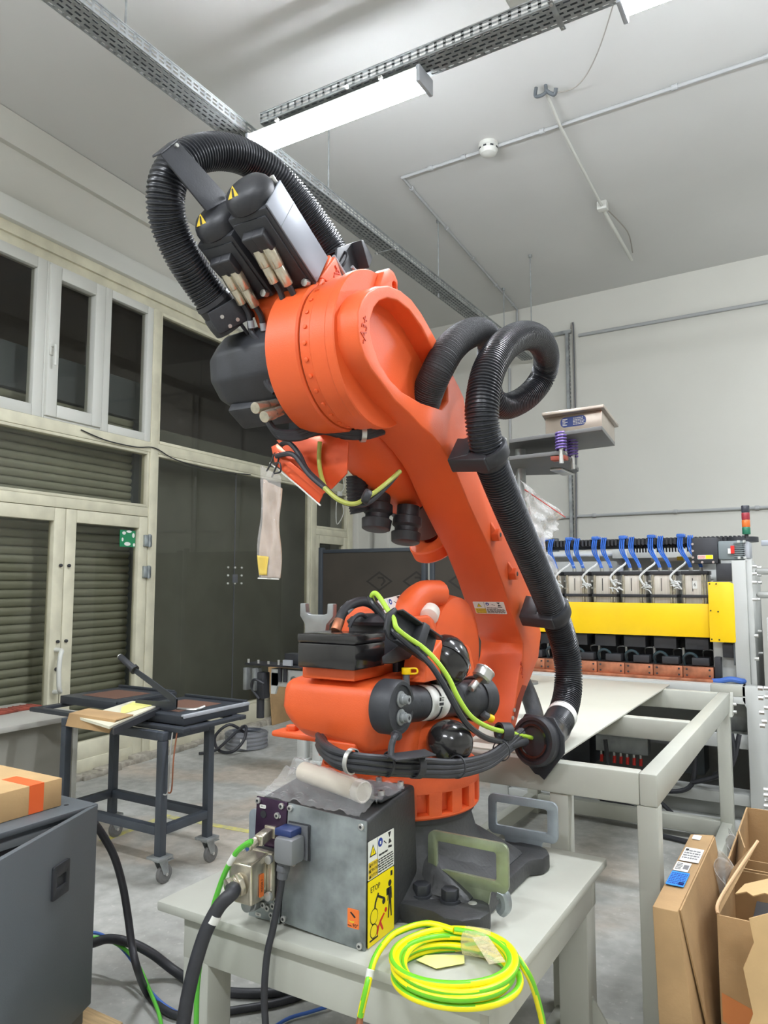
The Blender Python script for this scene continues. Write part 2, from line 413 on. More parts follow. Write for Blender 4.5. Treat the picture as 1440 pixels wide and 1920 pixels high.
for sx, sz, ra, rb in ((.31, 1.905, .02, .014), (.365, 1.92, .03, .01), (.415, 1.89, .014, .02), (.35, 1.815, .035, .016), (.425, 1.81, .012, .014), (.295, 1.85, .01, .016)):
    b.prism([(ra*x, rb*y) for x, y in circ(0, 0, 1, 16)], axes((sx, -.0045, sz), (1, 0, 0), (0, 0, 1)), .001, m=1)
b.build('sticker', parent=d2)

# outside: roller shutter behind the doors, plain dark shutter boards and the dark street behind the rest
sh = thing('roller_shutter', WL @ Vector((-.75, .3, 0)), 'olive grey roller shutter of ribbed slats closed behind the glass doors', 'shutter')
b0 = B(WL); prof = [(.24, 0), (.232, .012), (.222, .03), (.222, .045), (.232, .058), (.25, .062), (.25, .0645), (.262, .0645), (.262, 0)]
b0.prism([(-x, z) for x, z in prof], axes((.62, 0, 0), (0, -1, 0), (0, 0, 1)), 2.7)
s0 = b0.build('slat', SHUT, sh, ang=60)
for i in range(1, 45): dup(s0, sh, (0, 0, .0655*i))
b = B(WL); b.box(.60, .66, .2, .3, 0, 2.95); b.box(-2.14, -2.08, .2, .3, 0, 2.95); b.build('guide_rail', DKGREY, sh)
B(WL).box(-2.1, .66, .2, .55, 2.95, 3.3, bev=.01).build('shutter_box', DKGREY, sh)
B(WL).box(.66, 4.6, .3, .4, -.1, 2.95).build('wall_outside', mat('dark_shutter_board', (120, 121, 114), .7, var=.06), kind=S)
B(WL).box(-3.2, 6, 2.2, 2.4, -.1, 5.2).build('wall_street', NIGHT, kind=S)
B(WL).box(-3.2, 6, .4, 2.2, -.2, -.1).build('floor_street', NIGHT, kind=S)

# yellow floor marking strips
YL = mat('worn_yellow_line', (214, 204, 110), .7, col2=(176, 174, 140), var=.1, vscale=18)
def strip(name, p, q, w):
    p = Vector(p); q = Vector(q); b = B(axes(p, q-p, (0, 0, 1).__class__((-(q-p).y, (q-p).x, 0)))); b.box(0, (q-p).length, -w/2, w/2, .0005, .002); b.build(name, YL, kind=S)
strip('trim_13', (-3.685, 3.506, 0), (-3.052, 3.554, 0), .05)
strip('trim_14', (-3.724, 3.534, 0), (-3.684, 2.985, 0), .05)

# wall and ceiling conduits
PIPE = mat('grey_conduit', (170, 172, 172), .5)
def conduit(name, pts, r, label, clips=(), cm=PIPE, frame=None):
    P = [Vector(p) for p in pts]; t = thing(name, P[0], label, 'conduit')
    B().tube(P, r, n=10, sm=False).build('pipe', cm, t)
    for i, f in clips:
        c = P[i].lerp(P[i+1], f); d = (P[i+1]-P[i]).normalized()
        B().cyl(c-d*.02, c+d*.02, r*1.5, n=10, bev=.003).build('clip', PIPE, t)
    return t
conduit('ceiling_conduit', [(-.2, 5.15, 4.89), (-2.92, 5.2, 4.89), (-3.18, 8.58, 4.89), (-3.18, 8.58, 4.4)], .014, 'long grey conduit crossing the ceiling and turning towards the back wall', [(0, .2), (0, .55), (0, .72), (0, .79), (0, .9), (1, .06), (1, .3), (1, .52), (1, .75), (1, .95)])
conduit('ceiling_conduit', [(4.8, 5.0, 4.89), (-.2, 5.15, 4.89)], .018, 'grey ceiling conduit running out to the right of the photo', [(0, .75), (0, .95)])
conduit('wall_conduit', [(-2.961, 8.611, 2.237), (-2.486, 8.585, 2.259), (-0.489, 8.472, 2.253), (-0.203, 8.456, 2.253)], .016, 'thin grey conduit low on the white back wall above the machine', [(1, .1), (1, .55), (1, .95)])
conduit('wall_conduit', [(-2.414, 8.586, 4.421), (-0.396, 8.472, 4.397), (0.174, 8.44, 4.388)], .02, 'straight grey conduit high on the back wall below the ceiling', [])
conduit('wall_conduit', [(-3.309, 8.626, 4.168), (-3.318, 8.626, 2.817), (-3.278, 8.624, 1.825)], .016, 'vertical cream conduit on the back wall behind the looped hose', [])
t = thing('smoke_detector', (-2.12, 5.15, 4.91), 'round white smoke detector on the ceiling conduit', 'detector')
B().lathe((-2.12, 5.15, 4.91), (0, 0, -1), [(.0, 0), (.075, 0), (.078, .03), (.07, .036), (.07, .05), (.074, .055), (.06, .085), (.03, .1), (0, .1)], 24).build('housing', PVC, t)
b = B()
for k in range(8):
    a = k*PI/4; b.box(-.012, .012, .068, .074, .037, .05, M=Matrix.Translation((-2.12, 5.15, 4.82)) @ Matrix.Rotation(a, 4, 'Z'))
b.build('vent_slot', BLACKP, t)
def rod(p, z0, label):
    t = thing('hanging_rod', (p[0], p[1], z0), label, 'rod', None)
    B().cyl((p[0], p[1], z0), (p[0], p[1], 4.9), .006, n=8).build('rod', GALV, t)
    B().cyl((p[0], p[1], 4.88), (p[0], p[1], 4.91), .018, n=6).build('anchor_nut', GALV, t)
rod((-3.01, 6.05), 4.15, 'thin threaded rod hanging from the bend of the ceiling conduit')
rod((-2.52, 7.22), 3.9, 'free hanging threaded rod just right of the conduit drop')
rod((-3.09, 7.91), 4.15, 'threaded rod nearest the back wall holding the cable tray')
rod((-2.93, 4.14), 4.19, 'threaded rod hanging behind the bright lamp')
rod((-2.93, 2.35), 4.19, 'threaded rod holding the cable tray at top left of the photo')
t = thing('ceiling_tube', (-1.59, 6.52, 4.9), 'long thin white tube with a joint running along the ceiling', 'tube')
B().tube([(-1.52, 4.75, 4.88), (-1.55, 5.18, 4.87), (-1.585, 6.5, 4.86)], .012, sm=False).build('thin_pipe', PVC, t)
B().box(-1.63, -1.54, 6.47, 6.55, 4.83, 4.91, bev=.01).build('junction', PVC, t)
B().cyl((-1.59, 6.55, 4.86), (-1.6, 7.73, 4.84), .018, n=12, bev=.004).build('thick_pipe', PVC, t)
B().tube([(-1.57, 6.55, 4.87), (-1.5, 7.1, 4.86), (-1.56, 7.6, 4.86)], .006).build('wire', WIRE, t)
t = thing('ceiling_hook', (-1.51, 4.71, 4.91), 'small dark hook with loose wire ends on the bare ceiling', 'hook')
B().tube([(-1.51, 4.71, 4.91), (-1.51, 4.71, 4.86), (-1.54, 4.69, 4.83), (-1.58, 4.7, 4.85), (-1.56, 4.66, 4.88)], .012).tube([(-1.51, 4.71, 4.87), (-1.46, 4.74, 4.84), (-1.44, 4.72, 4.87)], .014).build('hook', DKGREY, t)
B().tube([(-1.5, 4.74, 4.86), (-1.3, 4.72, 4.83), (-1.1, 4.5, 4.85), (-.85, 4.05, 4.9)], .004).build('wire', WIRE, t)

# ---------------------------------------------------------------- cable trays (perforated)
def tray(name, F, L, label, w=.15, h=.06):
    t = thing(name, F.translation, label, 'cable tray')
    b = B(F); T = .0015
    rows = 5; pitch = .05
    rw = w/rows
    nst = int(L/pitch)
    for r in range(rows+1):     # longitudinal webs between slot rows
        y = -w/2+r*rw; b.box(0, L, max(y-.008, -w/2), min(y+.008, w/2), 0, T)
    for r in range(rows):
        y = -w/2+(r+.5)*rw
        for i in range(nst):
            x = i*pitch+(pitch/2 if r % 2 else 0); b.box(x, x+.016, y-rw/2+.006, y+rw/2-.006, 0, T)
    b.build('slotted_bottom', GALV, t, kind='stuff')
    for sy in (-1, 1):
        b = B(F); y = sy*w/2
        for z0, z1 in ((0, .014), (.026, .036), (.048, h)): b.box(0, L, y-T/2, y+T/2, z0, z1)
        for i in range(nst):
            x = i*pitch; b.box(x, x+.016, y-T/2, y+T/2, .01, h-.004)
        b.box(0, L, y-.006, y+.006, h-.002, h+.004)
        b.build('side_flange', GALV, t, kind='stuff')
    for x in (L*.12, L*.34, L*.56, L*.8):
        b = B(F); b.box(x-.012, x+.012, -w/2-.03, w/2+.03, -.004, -.0005); b.build('hanger_strap', GALV, t)
        b = B(F); 
        for y in (-w/2-.012, w/2+.012): b.cyl((x, y, -.012), (x, y, .012), .008, n=6)
        b.build('strap_nut', STEEL, t)
    b = B(F)
    for k in range(4):
        y = -w/2+.03+k*.028; b.tube([(0, y, .012), (L*.3, y+.01, .014), (L*.6, y-.008, .012), (L, y, .012)], .009, n=6)
    b.build('cable_run', DKGREY, t, kind='stuff')
    return t
tray('cable_tray', axes((-2.92, .6, 4.19), (-.012, 1, 0), (-1, 0, 0)), 7.9, 'perforated galvanised cable tray running away from top left to the back wall')
tray('cable_tray', axes((-2.75, 3.26, 4.19), (1, 0, 0), (0, 1, 0)), 5.2, 'perforated galvanised cable tray above the bright lamp towards the upper right')
def trunk(p, q, label):
    p = Vector(p); q = Vector(q); F = axes(p, q-p, (-(q-p).y, (q-p).x, 0)); L = (q-p).length
    t = thing('ceiling_trunking', p, label, 'trunking')
    B(F).box(0, L, -.04, .04, 0, .05, bev=.005).build('channel', PVC, t)
    B(F).box(.001, L-.001, -.036, .036, -.006, 0, bev=.002).build('cover', PVC, t)
    B(F).box(L-.004, L+.012, -.042, .042, -.004, .052, bev=.004).build('end_cap', PVC, t)
trunk((-3.36, 4.84, 4.6), (-3.38, 5.87, 4.6), 'white trunking beside the tray, nearer piece')
trunk((-3.38, 5.97, 4.6), (-3.46, 7.15, 4.6), 'white trunking beside the tray, farther piece')
trunk((.8, 3.42, 4.5), (-1.28, 3.44, 4.5), 'white trunking next to the tray at the top of the photo')

# ---------------------------------------------------------------- LED battens (the room's lamps)
DIFF = emit('led_diffuser', (242, 247, 255), LAMP_POWER)
def batten(c, ang, label, L=1.15):
    c = Vector(c); F = Matrix.Translation(c) @ Matrix.Rotation(ang, 4, 'Z')
    t = thing('led_batten', c, label, 'lamp')
    B(F).box(-L/2, L/2, -.066, .066, .018, .035, bev=.004).build('housing', PVC, t)
    b = B(F); b.prism([(.075*math.cos(a), -.055*math.sin(a)) for a in [R(-9)+R(198)*i/14 for i in range(15)]], axes((-L/2+.012, 0, 0), (0, 1, 0), (0, 0, 1)), L-.024)
    b.build('diffuser', DIFF, t)
    for s in (-1, 1): B(F).box(s*L/2-.012, s*L/2+.012, -.078, .078, -.058, .035, bev=.006).build('end_cap', SILVER, t)
    b = B(F)
    for s in (-.35, .35): b.box(s-.01, s+.01, -.08, .08, .035, .05); b.cyl((s, 0, .03), (s, 0, .068), .004, n=6)
    b.build('bracket', STEEL, t)
batten((-2.26, 3.24, 4.115), 0, 'glaring LED batten lamp hanging under the cable tray, the only lamp in view')
for x, y, l in ((-.1, 3.24, 'LED batten just above the top edge of the photo'), (2.2, 3.24, 'LED batten over the far right of the hall'),
                (-3.6, -.9, 'LED batten behind the camera on the window side'), (-1.1, -.9, 'LED batten directly behind the camera'), (1.6, -.9, 'LED batten behind the camera on the right'),
                (1.7, 6.6, 'LED batten over the machine aisle right of the photo')):
    batten((x, y, 4.115), 0, l)

b = B(WL); b.tube([(-0.208, -0.045, 2.687), (0.047, -0.05, 2.645), (0.373, -0.045, 2.645), (0.588, -0.05, 2.671), (0.859, -0.05, 2.606), (1.382, -0.05, 2.578), (1.986, -0.045, 2.614)], .005, n=6); b.build('loose_wire', BLACKP, label='thin black wire drooping along the window transom', cat='wire')
hc = thing('sensor_cord', WL @ Vector((3.95, -.05, 2.3)), 'white looped cord with a small sensor hanging at the far narrow window', 'cord')
b = B(WL); b.tube([(3.859, -0.06, 2.924), (3.93, -0.06, 2.692), (3.782, -0.06, 2.587), (3.731, -0.06, 2.4), (3.759, -0.06, 2.214), (3.919, -0.06, 2.368), (3.863, -0.06, 2.547)], .006, n=6); b.build('cord', PVC, hc)
c = Vector((3.813, -0.065, 2.603)); B(WL).box(c.x-.04, c.x+.04, c.y-.02, c.y+.02, c.z-.03, c.z+.03, bev=.01).build('sensor', PVC, hc)

# ---------------------------------------------------------------- the robot
CX, CY, ZT = -1.25, 2.2, .55
ROB = thing('robot_arm', (CX, CY, ZT), 'big orange six-axis industrial robot arm with black hoses bolted to the grey pedestal', 'robot')
X1 = (1, 0, 0); Z1 = (0, 0, 1); Y1 = (0, 1, 0)
def stick(name, M, w, h, els, mats, parent, d=.0012):      # flat printed sticker; els are drawn in metres from its lower left corner
    b = B(M); b.prism(rrect(0, w, 0, h, .003, 3), Matrix(), d, m=0)
    for e in els:
        k = e[0]; m = e[1]; zz = Matrix.Translation((0, 0, d))
        if k == 'r': b.box(e[2], e[3], e[4], e[5], d, d+.0004, m)
        elif k == 'R': b.box(e[2], e[3], e[4], e[5], d, d+.0009, m)
        elif k == 'q': b.prism(e[2], zz, .0007, m=m)
        elif k == 'p': b.prism(e[2], zz, .0004, m=m)
        elif k == 'c': b.prism(circ(e[2], e[3], e[4], 18), zz, .0005, m=m)
        elif k == 't': b.text(e[2], Matrix.Translation((e[3], e[4], d+.0004)) @ (Matrix.Rotation(e[6], 4, 'Z') if len(e) > 6 else Matrix()), e[5], .0005, m)
        elif k == 'l':                                    # lines of tiny illegible print
            x0, x1, y0, y1, n = e[2:7]; rr = random.Random(n*7+int(x0*1e4))
            for i in range(n):
                y = y1-(i+.5)*(y1-y0)/n; x = x0
                while x < x1-.002:
                    l = min(rr.uniform(.004, .012)*(x1-x0)/.05, x1-x); b.box(x, x+l, y-(y1-y0)/n*.25, y+(y1-y0)/n*.25, d, d+.0004, m); x += l+(x1-x0)*.03
    return b.build(name, mats, parent, flat=True)
def tri(cx, cy, s): return [(cx-s, cy-s*.8), (cx+s, cy-s*.8), (cx, cy+s*.95)]
SM = [PAPER, INK, LABYD, INKBLUE, LABY, INKRED]
def warn_els(w, h):          # the white and amber warning sticker
    a = w*.36
    return [('r', 2, .002, a-.001, .002, h*.45), ('p', 1, tri(a/2, h*.72, h*.17)), ('q', 4, tri(a/2, h*.715, h*.125)), ('R', 1, a/2-.0012, a/2+.0012, h*.66, h*.76),
            ('p', 1, tri(a*.2, h*.36, h*.05)), ('p', 1, tri(a*.2, h*.22, h*.05)), ('p', 1, tri(a*.2, h*.08, h*.05)),
            ('t', 1, 'CAUTION', a*.62, h*.37, h*.11), ('t', 1, 'ATTENTION', a*.6, h*.23, h*.1), ('t', 1, 'ACHTUNG', a*.6, h*.09, h*.1),
            ('r', 1, a-.0008, a+.0002, .001, h-.001), ('c', 3, a+w*.1, h*.83, h*.12), ('R', 0, a+w*.075, a+w*.125, h*.78, h*.86),
            ('p', 1, [(w*.76, h*.97), (w*.88, h*.97), (w*.82, h*.82)]), ('p', 1, [(w*.8, h*.78), (w*.84, h*.78), (w*.9, h*.68), (w*.78, h*.66)]), ('p', 1, [(w*.78, h*.62), (w*.92, h*.58), (w*.9, h*.53), (w*.76, h*.56)]),
            ('p', 1, [(w*.6, h*.82), (w*.7, h*.72), (w*.69, h*.70), (w*.59, h*.80)]), ('l', 1, a+.004, w-.004, .003, h*.42, 6), ('l', 1, a+w*.05, w*.75, h*.45, h*.55, 1)]
# --- base casting
b = B()
star = []
for k in range(4):
    a = R(45+90*k-4 if k % 2 else 45+90*k+4); c = (CX+.335*math.copysign(1, math.cos(a)), CY+.25*math.copysign(1, math.sin(a)))
    st = math.degrees(math.atan2(c[1]-CY, c[0]-CX)); star += [(c[0]+.085*math.cos(R(st+t)), c[1]+.085*math.sin(R(st+t))) for t in (-95, -60, -25, 10, 45, 80, 95)]
b.prism(star, Matrix.Translation((0, 0, .55)), .055, bev=.012)
b.lathe((CX, CY, .55), Z1, [(.36, 0), (.36, .05), (.34, .06), (.285, .10), (.25, .15), (.235, .20), (.23, .24), (.23, .26)], 48)
b.hull([(CX+sx*.36, CY+sy*.25, .60) for sx in (-1, 1) for sy in (-1, 1)]+[(CX+sx*.2, CY+sy*.17, .70) for sx in (-1, 1) for sy in (-1, 1)], bev=.03)
b.build('base_casting', CASTBLK, ROB)
b = B()
b.lathe((CX, CY, .775), Z1, [(.20, 0), (.245, 0), (.245, .014), (.20, .014)], 48)
b.build('seal_ring', RUBBER, ROB)
for x, y in ((-.955, 1.965), (-1.04, 1.955), (-1.0, 2.05)):
    b = B(); b.cyl((x, y, .603), (x, y, .612), .03, n=20); b.cyl((x, y, .61), (x, y, .64), .026, n=6, bev=.003); b.build('hex_bolt', BLACKM, ROB)
# --- connector housing of the base
b = B(); b.hull([(x, y, z) for x in (-1.45, -1.072) for y, z in ((1.712, .553), (1.712, .872), (2.0, .553), (1.98, .905))], bev=.012)
b.build('connector_housing', CASTBLK, ROB)
b = B(); b.box(-1.26, -1.08, 1.80, 1.96, .893, .905, bev=.006); HP = b.build('lid', BLACKM, ROB)
for x, y in ((-1.1, 1.83), (-1.1, 1.94), (-1.18, 1.95)):
    b = B(); b.cyl((x, y, .904), (x, y, .918), .0095, n=12); b.cyl((x, y, .918), (x, y, .9185), .005, n=6, m=1); b.build('socket_screw', [STEEL, BLACKP], HP)
FP = axes((0, 1.70, 0), X1, Z1)       # front plane: local x = X, y = Z, outwards = -z... (ex x ez = -Y)
b = B(FP); b.prism([(-1.345, .562), (-1.07, .548), (-1.066, .874), (-1.323, .884)], Matrix.Translation((0, 0, -.004)), .006, bev=.0015)
PAN = b.build('cover_panel', ZINC, ROB)
b = B(FP); b.prism([(-1.447, .70), (-1.338, .69), (-1.328, .884), (-1.438, .886)], Matrix.Translation((0, 0, -.004)), .005, bev=.0012)
OXP = b.build('socket_panel', OXIDE, ROB)
b = B(FP); b.prism([(-1.462, .553), (-1.352, .556), (-1.34, .69), (-1.45, .70)], Matrix.Translation((0, 0, -.004)), .005, bev=.0012)
LOP = b.build('lower_panel', ZINC, ROB)
def screws(par, pts):
    for x, z in pts:
        b = B(FP); b.cyl((x, z, .001), (x, z, .009), .0085, n=14, bev=.0012); b.cyl((x, z, .009), (x, z, .0095), .004, n=6, m=1); b.build('socket_screw', [STEEL, BLACKP], par)
screws(PAN, [(-1.315, .872), (-1.08, .86), (-1.084, .562), (-1.333, .574)])
screws(OXP, [(-1.43, .876), (-1.345, .873), (-1.36, .845)])
screws(LOP, [(-1.37, .60), (-1.39, .59), (-1.405, .595), (-1.375, .575), (-1.36, .615), (-1.37, .56)])
B(FP).cyl((-1.302, .725, .001), (-1.302, .725, .004), .007, n=14).build('rivet', STEEL, PAN)
B(FP).cyl((-1.412, .84, .001), (-1.412, .84, .0025), .0105, n=18).build('blind_hole', BLACKP, OXP)
stick('socket_tag', FP @ Matrix.Translation((-1.425, .856, .002)), .022, .01, [('t', 1, 'XF1.1', .011, .005, .006)], SM, OXP)
stick('socket_tag', FP @ Matrix.Translation((-1.372, .838, .002)), .022, .01, [('t', 1, 'XX1', .011, .005, .006)], SM, OXP)
stick('socket_tag', FP @ Matrix.Translation((-1.43, .748, .002)), .022, .01, [('t', 1, 'XPN 1', .011, .005, .006)], SM, OXP)
stick('socket_tag', FP @ Matrix.Translation((-1.435, .56, .002)), .02, .009, [('t', 1, 'X31', .01, .0045, .006)], SM, LOP)
stick('torque_sticker', FP @ Matrix.Translation((-1.123, .60, .002)), .036, .048, [('p', 1, [(.008, .038), (.012, .041), (.026, .029), (.022, .026)]), ('p', 2, [(.004, .018), (.01, .013), (.02, .014), (.022, .018), (.012, .017)]), ('p', 0, [(0, .047), (.034, .047), (.034, .042), (.018, .036)]), ('t', 1, 'max.', .008, .006, .007), ('t', 1, '90°', .025, .007, .013)], [LABO]+SM[1:2]+[LABYD, PAPER, LABY, INKRED], PAN)
FS = axes((-1.069, 1.7, 0), Y1, Z1)   # right side of the housing: local x along +Y
# tall sticker pair on the right side of the base
B1 = stick('warning_sticker', FS @ Matrix.Translation((.01, .72, .0)), .135, .098, warn_els(.135, .098), SM, ROB)
yw, yh = .135, .165
els = [('r', 1, .094, .106, .10, .118), ('c', 1, .112, .128, .0085), ('p', 1, [(.104, .118), (.12, .118), (.124, .085), (.121, .085), (.118, .104), (.119, .082), (.122, .04), (.117, .04), (.112, .078), (.106, .04), (.101, .04), (.106, .082), (.105, .104), (.102, .085), (.099, .085)]),
       ('p', 5, [(.045, .03), (.06, .05), (.08, .062), (.085, .058), (.066, .044), (.078, .022), (.072, .02), (.058, .04), (.048, .016), (.043, .02), (.051, .042), (.036, .036)]), ('c', 5, .09, .066, .006),
       ('p', 1, circ(.03, .07, .02, 18)), ('q', 4-4, circ(.03, .07, .0175, 18)), ('p', 1, [(.02, .05), (.028, .05), (.04, .1), (.055, .12), (.05, .124), (.034, .104)]), ('p', 1, [(.05, .118), (.085, .1), (.083, .095), (.048, .112)]), ('c', 1, .08, .092, .008),
       ('p', 1, circ(.028, .034, .018, 16)), ('q', 0, circ(.028, .034, .0155, 16)), ('r', 1, .008, .05, .012, .016), ('t', 1, 'ETOP', .036, .14, .02), ('r', 1, .116, .126, .145, .158)]
stick('danger_sticker', FS @ Matrix.Translation((.01, .552, .0)), yw, yh, els, [LABY]+SM[1:], ROB)
# connectors plugged into the base
def cbox(name, x0, x1, z0, z1, d0, d1, m, par, bev=.006):
    return B(FP).box(x0, x1, z0, z1, d0, d1, bev=bev).build(name, m, par)
SQ = thing('grey_plug', (-1.30, 1.69, .75), 'square grey plug with a blue latch on the zinc panel', 'plug')
cbox('gasket', -1.32, -1.245, .742, .838, .002, .006, BLACKP, SQ)
cbox('flange', -1.317, -1.248, .745, .835, .006, .014, GREYCAB, SQ, .003)
cbox('hood', -1.318, -1.252, .745, .815, .014, .075, mat('grey_hood', (120, 122, 124), .4), SQ, .012)
cbox('latch', -1.325, -1.268, .813, .832, .01, .06, mat('latch_blue', (40, 56, 104), .4), SQ, .004)
b = B(FP); b.cyl((-1.300, .75, .045), (-1.304, .70, .05), .018, .015, n=8, bev=.003); b.cyl((-1.302, .737, .046), (-1.303, .72, .048), .02, n=6, bev=.002); b.build('gland', GREYCAB, SQ)
b = B(FP); b.tube([(-1.303, .705, .05), (-1.312, .65, .052), (-1.325, .57, .06), (-1.34, .5, .065), (-1.345, .40, .068), (-1.335, .30, .07), (-1.33, .2, .07), (-1.33, .02, .07)], .0095, n=12); b.build('cord', RUBBER, SQ)
PW = thing('power_plug', (-1.43, 1.66, .66), 'heavy nickel-plated plug with thick dark cable running down past the pedestal', 'plug')
cbox('gasket', -1.465, -1.352, .618, .755, .002, .008, BLACKP, PW, .003)
cbox('socket_flange', -1.462, -1.355, .62, .752, .008, .03, NICKEL, PW, .01)
b = B(FP); b.hull([(x, z, d) for x in (-1.452, -1.372) for z, d in ((.628, .03), (.75, .03), (.628, .095), (.735, .10))], bev=.006); b.build('hood', NICKEL, PW)
for x in (-1.452, -1.362):
    for z in (.638, .735):
        b = B(FP); b.cyl((x, z, .03), (x, z, .042), .012, n=12, bev=.002); b.build('clamp_screw', STEEL, PW)
stick('wire_tag', axes((-1.370, 1.635, .642), Y1, Z1), .018, .06, [('t', 1, 'XD20.1', .009, .03, .011, PI/2)], [LABO, INK, LABO, LABO, LABO, LABO], PW)
b = B(); o = Vector((-1.408, 1.607, .682)); d = Vector((-.38, -.85, -.18)).normalized()
b.cyl(o, o+d*.016, .031, n=8, bev=.003); b.cyl(o+d*.016, o+d*.026, .027, n=24, bev=.003); b.cyl(o+d*.026, o+d*.042, .030, n=8, bev=.003); b.build('cable_gland', NICKEL, PW)
wr = [tuple(o+d*.05)]
b = B(); b.tube([o+d*.03, (-1.377, 1.54, 0.69), (-1.397, 1.51, 0.661), (-1.421, 1.49, 0.605), (-1.438, 1.475, 0.538), (-1.452, 1.465, 0.467), (-1.463, 1.46, 0.396), (-1.472, 1.46, 0.323), (-1.475, 1.46, 0.207)], .0182, n=18, res=8); b.build('thick_cable', RUBBER, PW)
b = B(); P = smooth([(-1.405, 1.5, 0.639), (-1.417, 1.49, 0.606)], 4); b.cyl((-1.405, 1.503, 0.642), (-1.413, 1.497, 0.624), .0192, n=18); b.build('white_band', PAPER, PW)
b = B(FP); b.cyl((-1.435, .60, .0), (-1.435, .60, .028), .024, n=8, bev=.003); b.cyl((-1.435, .60, .028), (-1.435, .60, .045), .018, n=20, bev=.002); b.build('capped_socket', GALV, LOP)
GN = thing('network_plug', (-1.40, 1.66, .79), 'metal network plug with a bright green cable at the top left of the base', 'plug')
b = B(FP); b.box(-1.40, -1.362, .782, .815, .002, .012, bev=.003); b.hull([(x, z, dd) for x in (-1.395, -1.366) for z, dd in ((.785, .012), (.812, .012), (.775, .06), (.803, .06))], bev=.004); b.build('shell', NICKEL, GN)
o2 = Vector((-1.385, 1.64, .788)); d2 = Vector((-.42, -.75, -.28)).normalized()
b = B(); b.cyl(o2, o2+d2*.02, .014, n=8, bev=.002); b.cyl(o2+d2*.02, o2+d2*.03, .0165, n=8, bev=.002); b.build('gland_nut', NICKEL, GN)
B().cyl(o2+d2*.03, o2+d2*.036, .012, n=14).build('blue_seal', BLUECAB, GN)
b = B(); b.tube([o2+d2*.03, (-1.373, 1.6, 0.8), (-1.42, 1.6, 0.766), (-1.459, 1.6, 0.709), (-1.493, 1.6, 0.634), (-1.518, 1.6, 0.558), (-1.544, 1.6, 0.468), (-1.557, 1.6, 0.38), (-1.558, 1.6, 0.282), (-1.557, 1.6, 0.144)], .0075, n=10, res=8); b.build('green_cable', GREENCAB, GN)
B().cyl((-1.429, 1.6, 0.755), (-1.448, 1.6, 0.728), .0084, n=12).build('white_band', PAPER, GN)
# --- transport handles bolted to the feet
def handle(y, x0, z0, m, label, flip):
    F = axes((x0, y, z0), X1, Z1)
    out = rrect(0, .25, 0, .135, .022, 4)
    t = thing('lifting_bracket', (x0+.12, y, .60), label, 'bracket')
    b = B(F); b.prism(rrect(0, .25, 0, .135, .022, 4), Matrix.Translation((0, 0, -.006)), .012, [rrect(.028, .215, .03, .108, .008, 3)], bev=.002)
    b.prism([(.035, .012), (.06, -.005), (.065, -.056), (.185, -.056), (.195, -.005), (.215, .012)], Matrix.Translation((0, 0, -.0055)), .011, bev=.001)
    b.build('plate', m, t)
    b = B(F); b.prism(rrect(.07, .19, -.07, -.058, .005, 2), Matrix.Translation((0, 0, -.006)), .07 if flip else .06, bev=.002); b.build('foot_flange', ZINC, t)
    c = Vector((x0+.155, y-.035, z0-.058))
    b = B(); b.cyl(c, c+Vector((0, 0, .004)), .021, n=20); b.cyl(c+Vector((0, 0, .004)), c+Vector((0, 0, .03)), .013, n=16, bev=.002); b.build('cap_screw', STEEL, t)
    return t
handle(2.02, -1.05, .635, ZINCG, 'greenish zinc lifting bracket on the near foot of the robot base', 0)
handle(2.52, -1.07, .62, ZINCB, 'bluish zinc lifting bracket on the far right foot of the robot base', 1)
handle(2.0, -1.72, .60, ZINCB, 'zinc lifting bracket half hidden at the left of the connector panel', 0)
b = B(); b.tube([(-.83, 2.035, .58), (-.815, 2.03, .60), (-.82, 2.03, .625), (-.835, 2.03, .63)], .018, n=10); b.build('clip_nut', ZINC, ROB)
# --- turntable with its castellated rim
b = B()
b.lathe((CX, CY, .79), Z1, [(.2, 0), (.255, 0), (.26, .006), (.26, .014), (.236, .018), (.236, .072), (.26, .076), (.262, .1), (.255, .125), (.235, .135), (.225, .2), (.22, .26), (.15, .3), (.01, .3)], 72)
NT = 20
for k in range(NT):
    a0 = 2*PI*k/NT; pr_ = [(.232*math.cos(a0+t), .232*math.sin(a0+t)) for t in (-.09, 0, .09)]; po = [(.261*math.cos(a0+t), .261*math.sin(a0+t)) for t in (.085, .03, -.03, -.085)]
    b.prism(pr_+po, Matrix.Translation((CX, CY, .80)), .07, bev=.003)
b.build('turntable', ORANGE, ROB)
# --- rotating column: rear housing, A2 gear housing
b = B()
b.hull([(x, y, z) for x, y, z in ((-1.465, 1.84, 1.20), (-1.12, 1.84, 1.20), (-1.47, 1.83, 1.09), (-1.13, 1.83, 1.08), (-1.40, 1.86, 1.03), (-1.16, 1.86, 1.0), (-1.47, 2.1, 1.22), (-1.12, 2.1, 1.22), (-1.42, 2.1, .99), (-1.14, 2.1, .98))], bev=.035)
b.hull([(x, y, z) for x, y, z in ((-1.42, 1.95, .92), (-1.1, 1.98, .92), (-1.44, 2.0, 1.2), (-1.08, 2.05, 1.15), (-1.45, 2.62, 1.0), (-1.12, 2.62, 1.0), (-1.42, 2.5, 1.28), (-1.12, 2.5, 1.28), (-1.40, 2.6, .93), (-1.12, 2.55, .93))], bev=.03)
b.box(-1.38, -1.19, 1.83, 2.1, 1.21, 1.245, bev=.006)
b.hull([(x, y, z) for x in (-1.12, -1.04) for y, z in ((1.98, 1.2), (2.12, 1.2), (2.0, 1.27), (2.1, 1.32))], bev=.006)
b.hull([(x, 1.9+dy, z) for x in (-1.32, -1.2) for dy, z in ((-.05, 1.03), (.05, 1.03), (-.05, .985), (.05, .985))], bev=.006)
b.build('rotating_column', ORANGE, ROB)
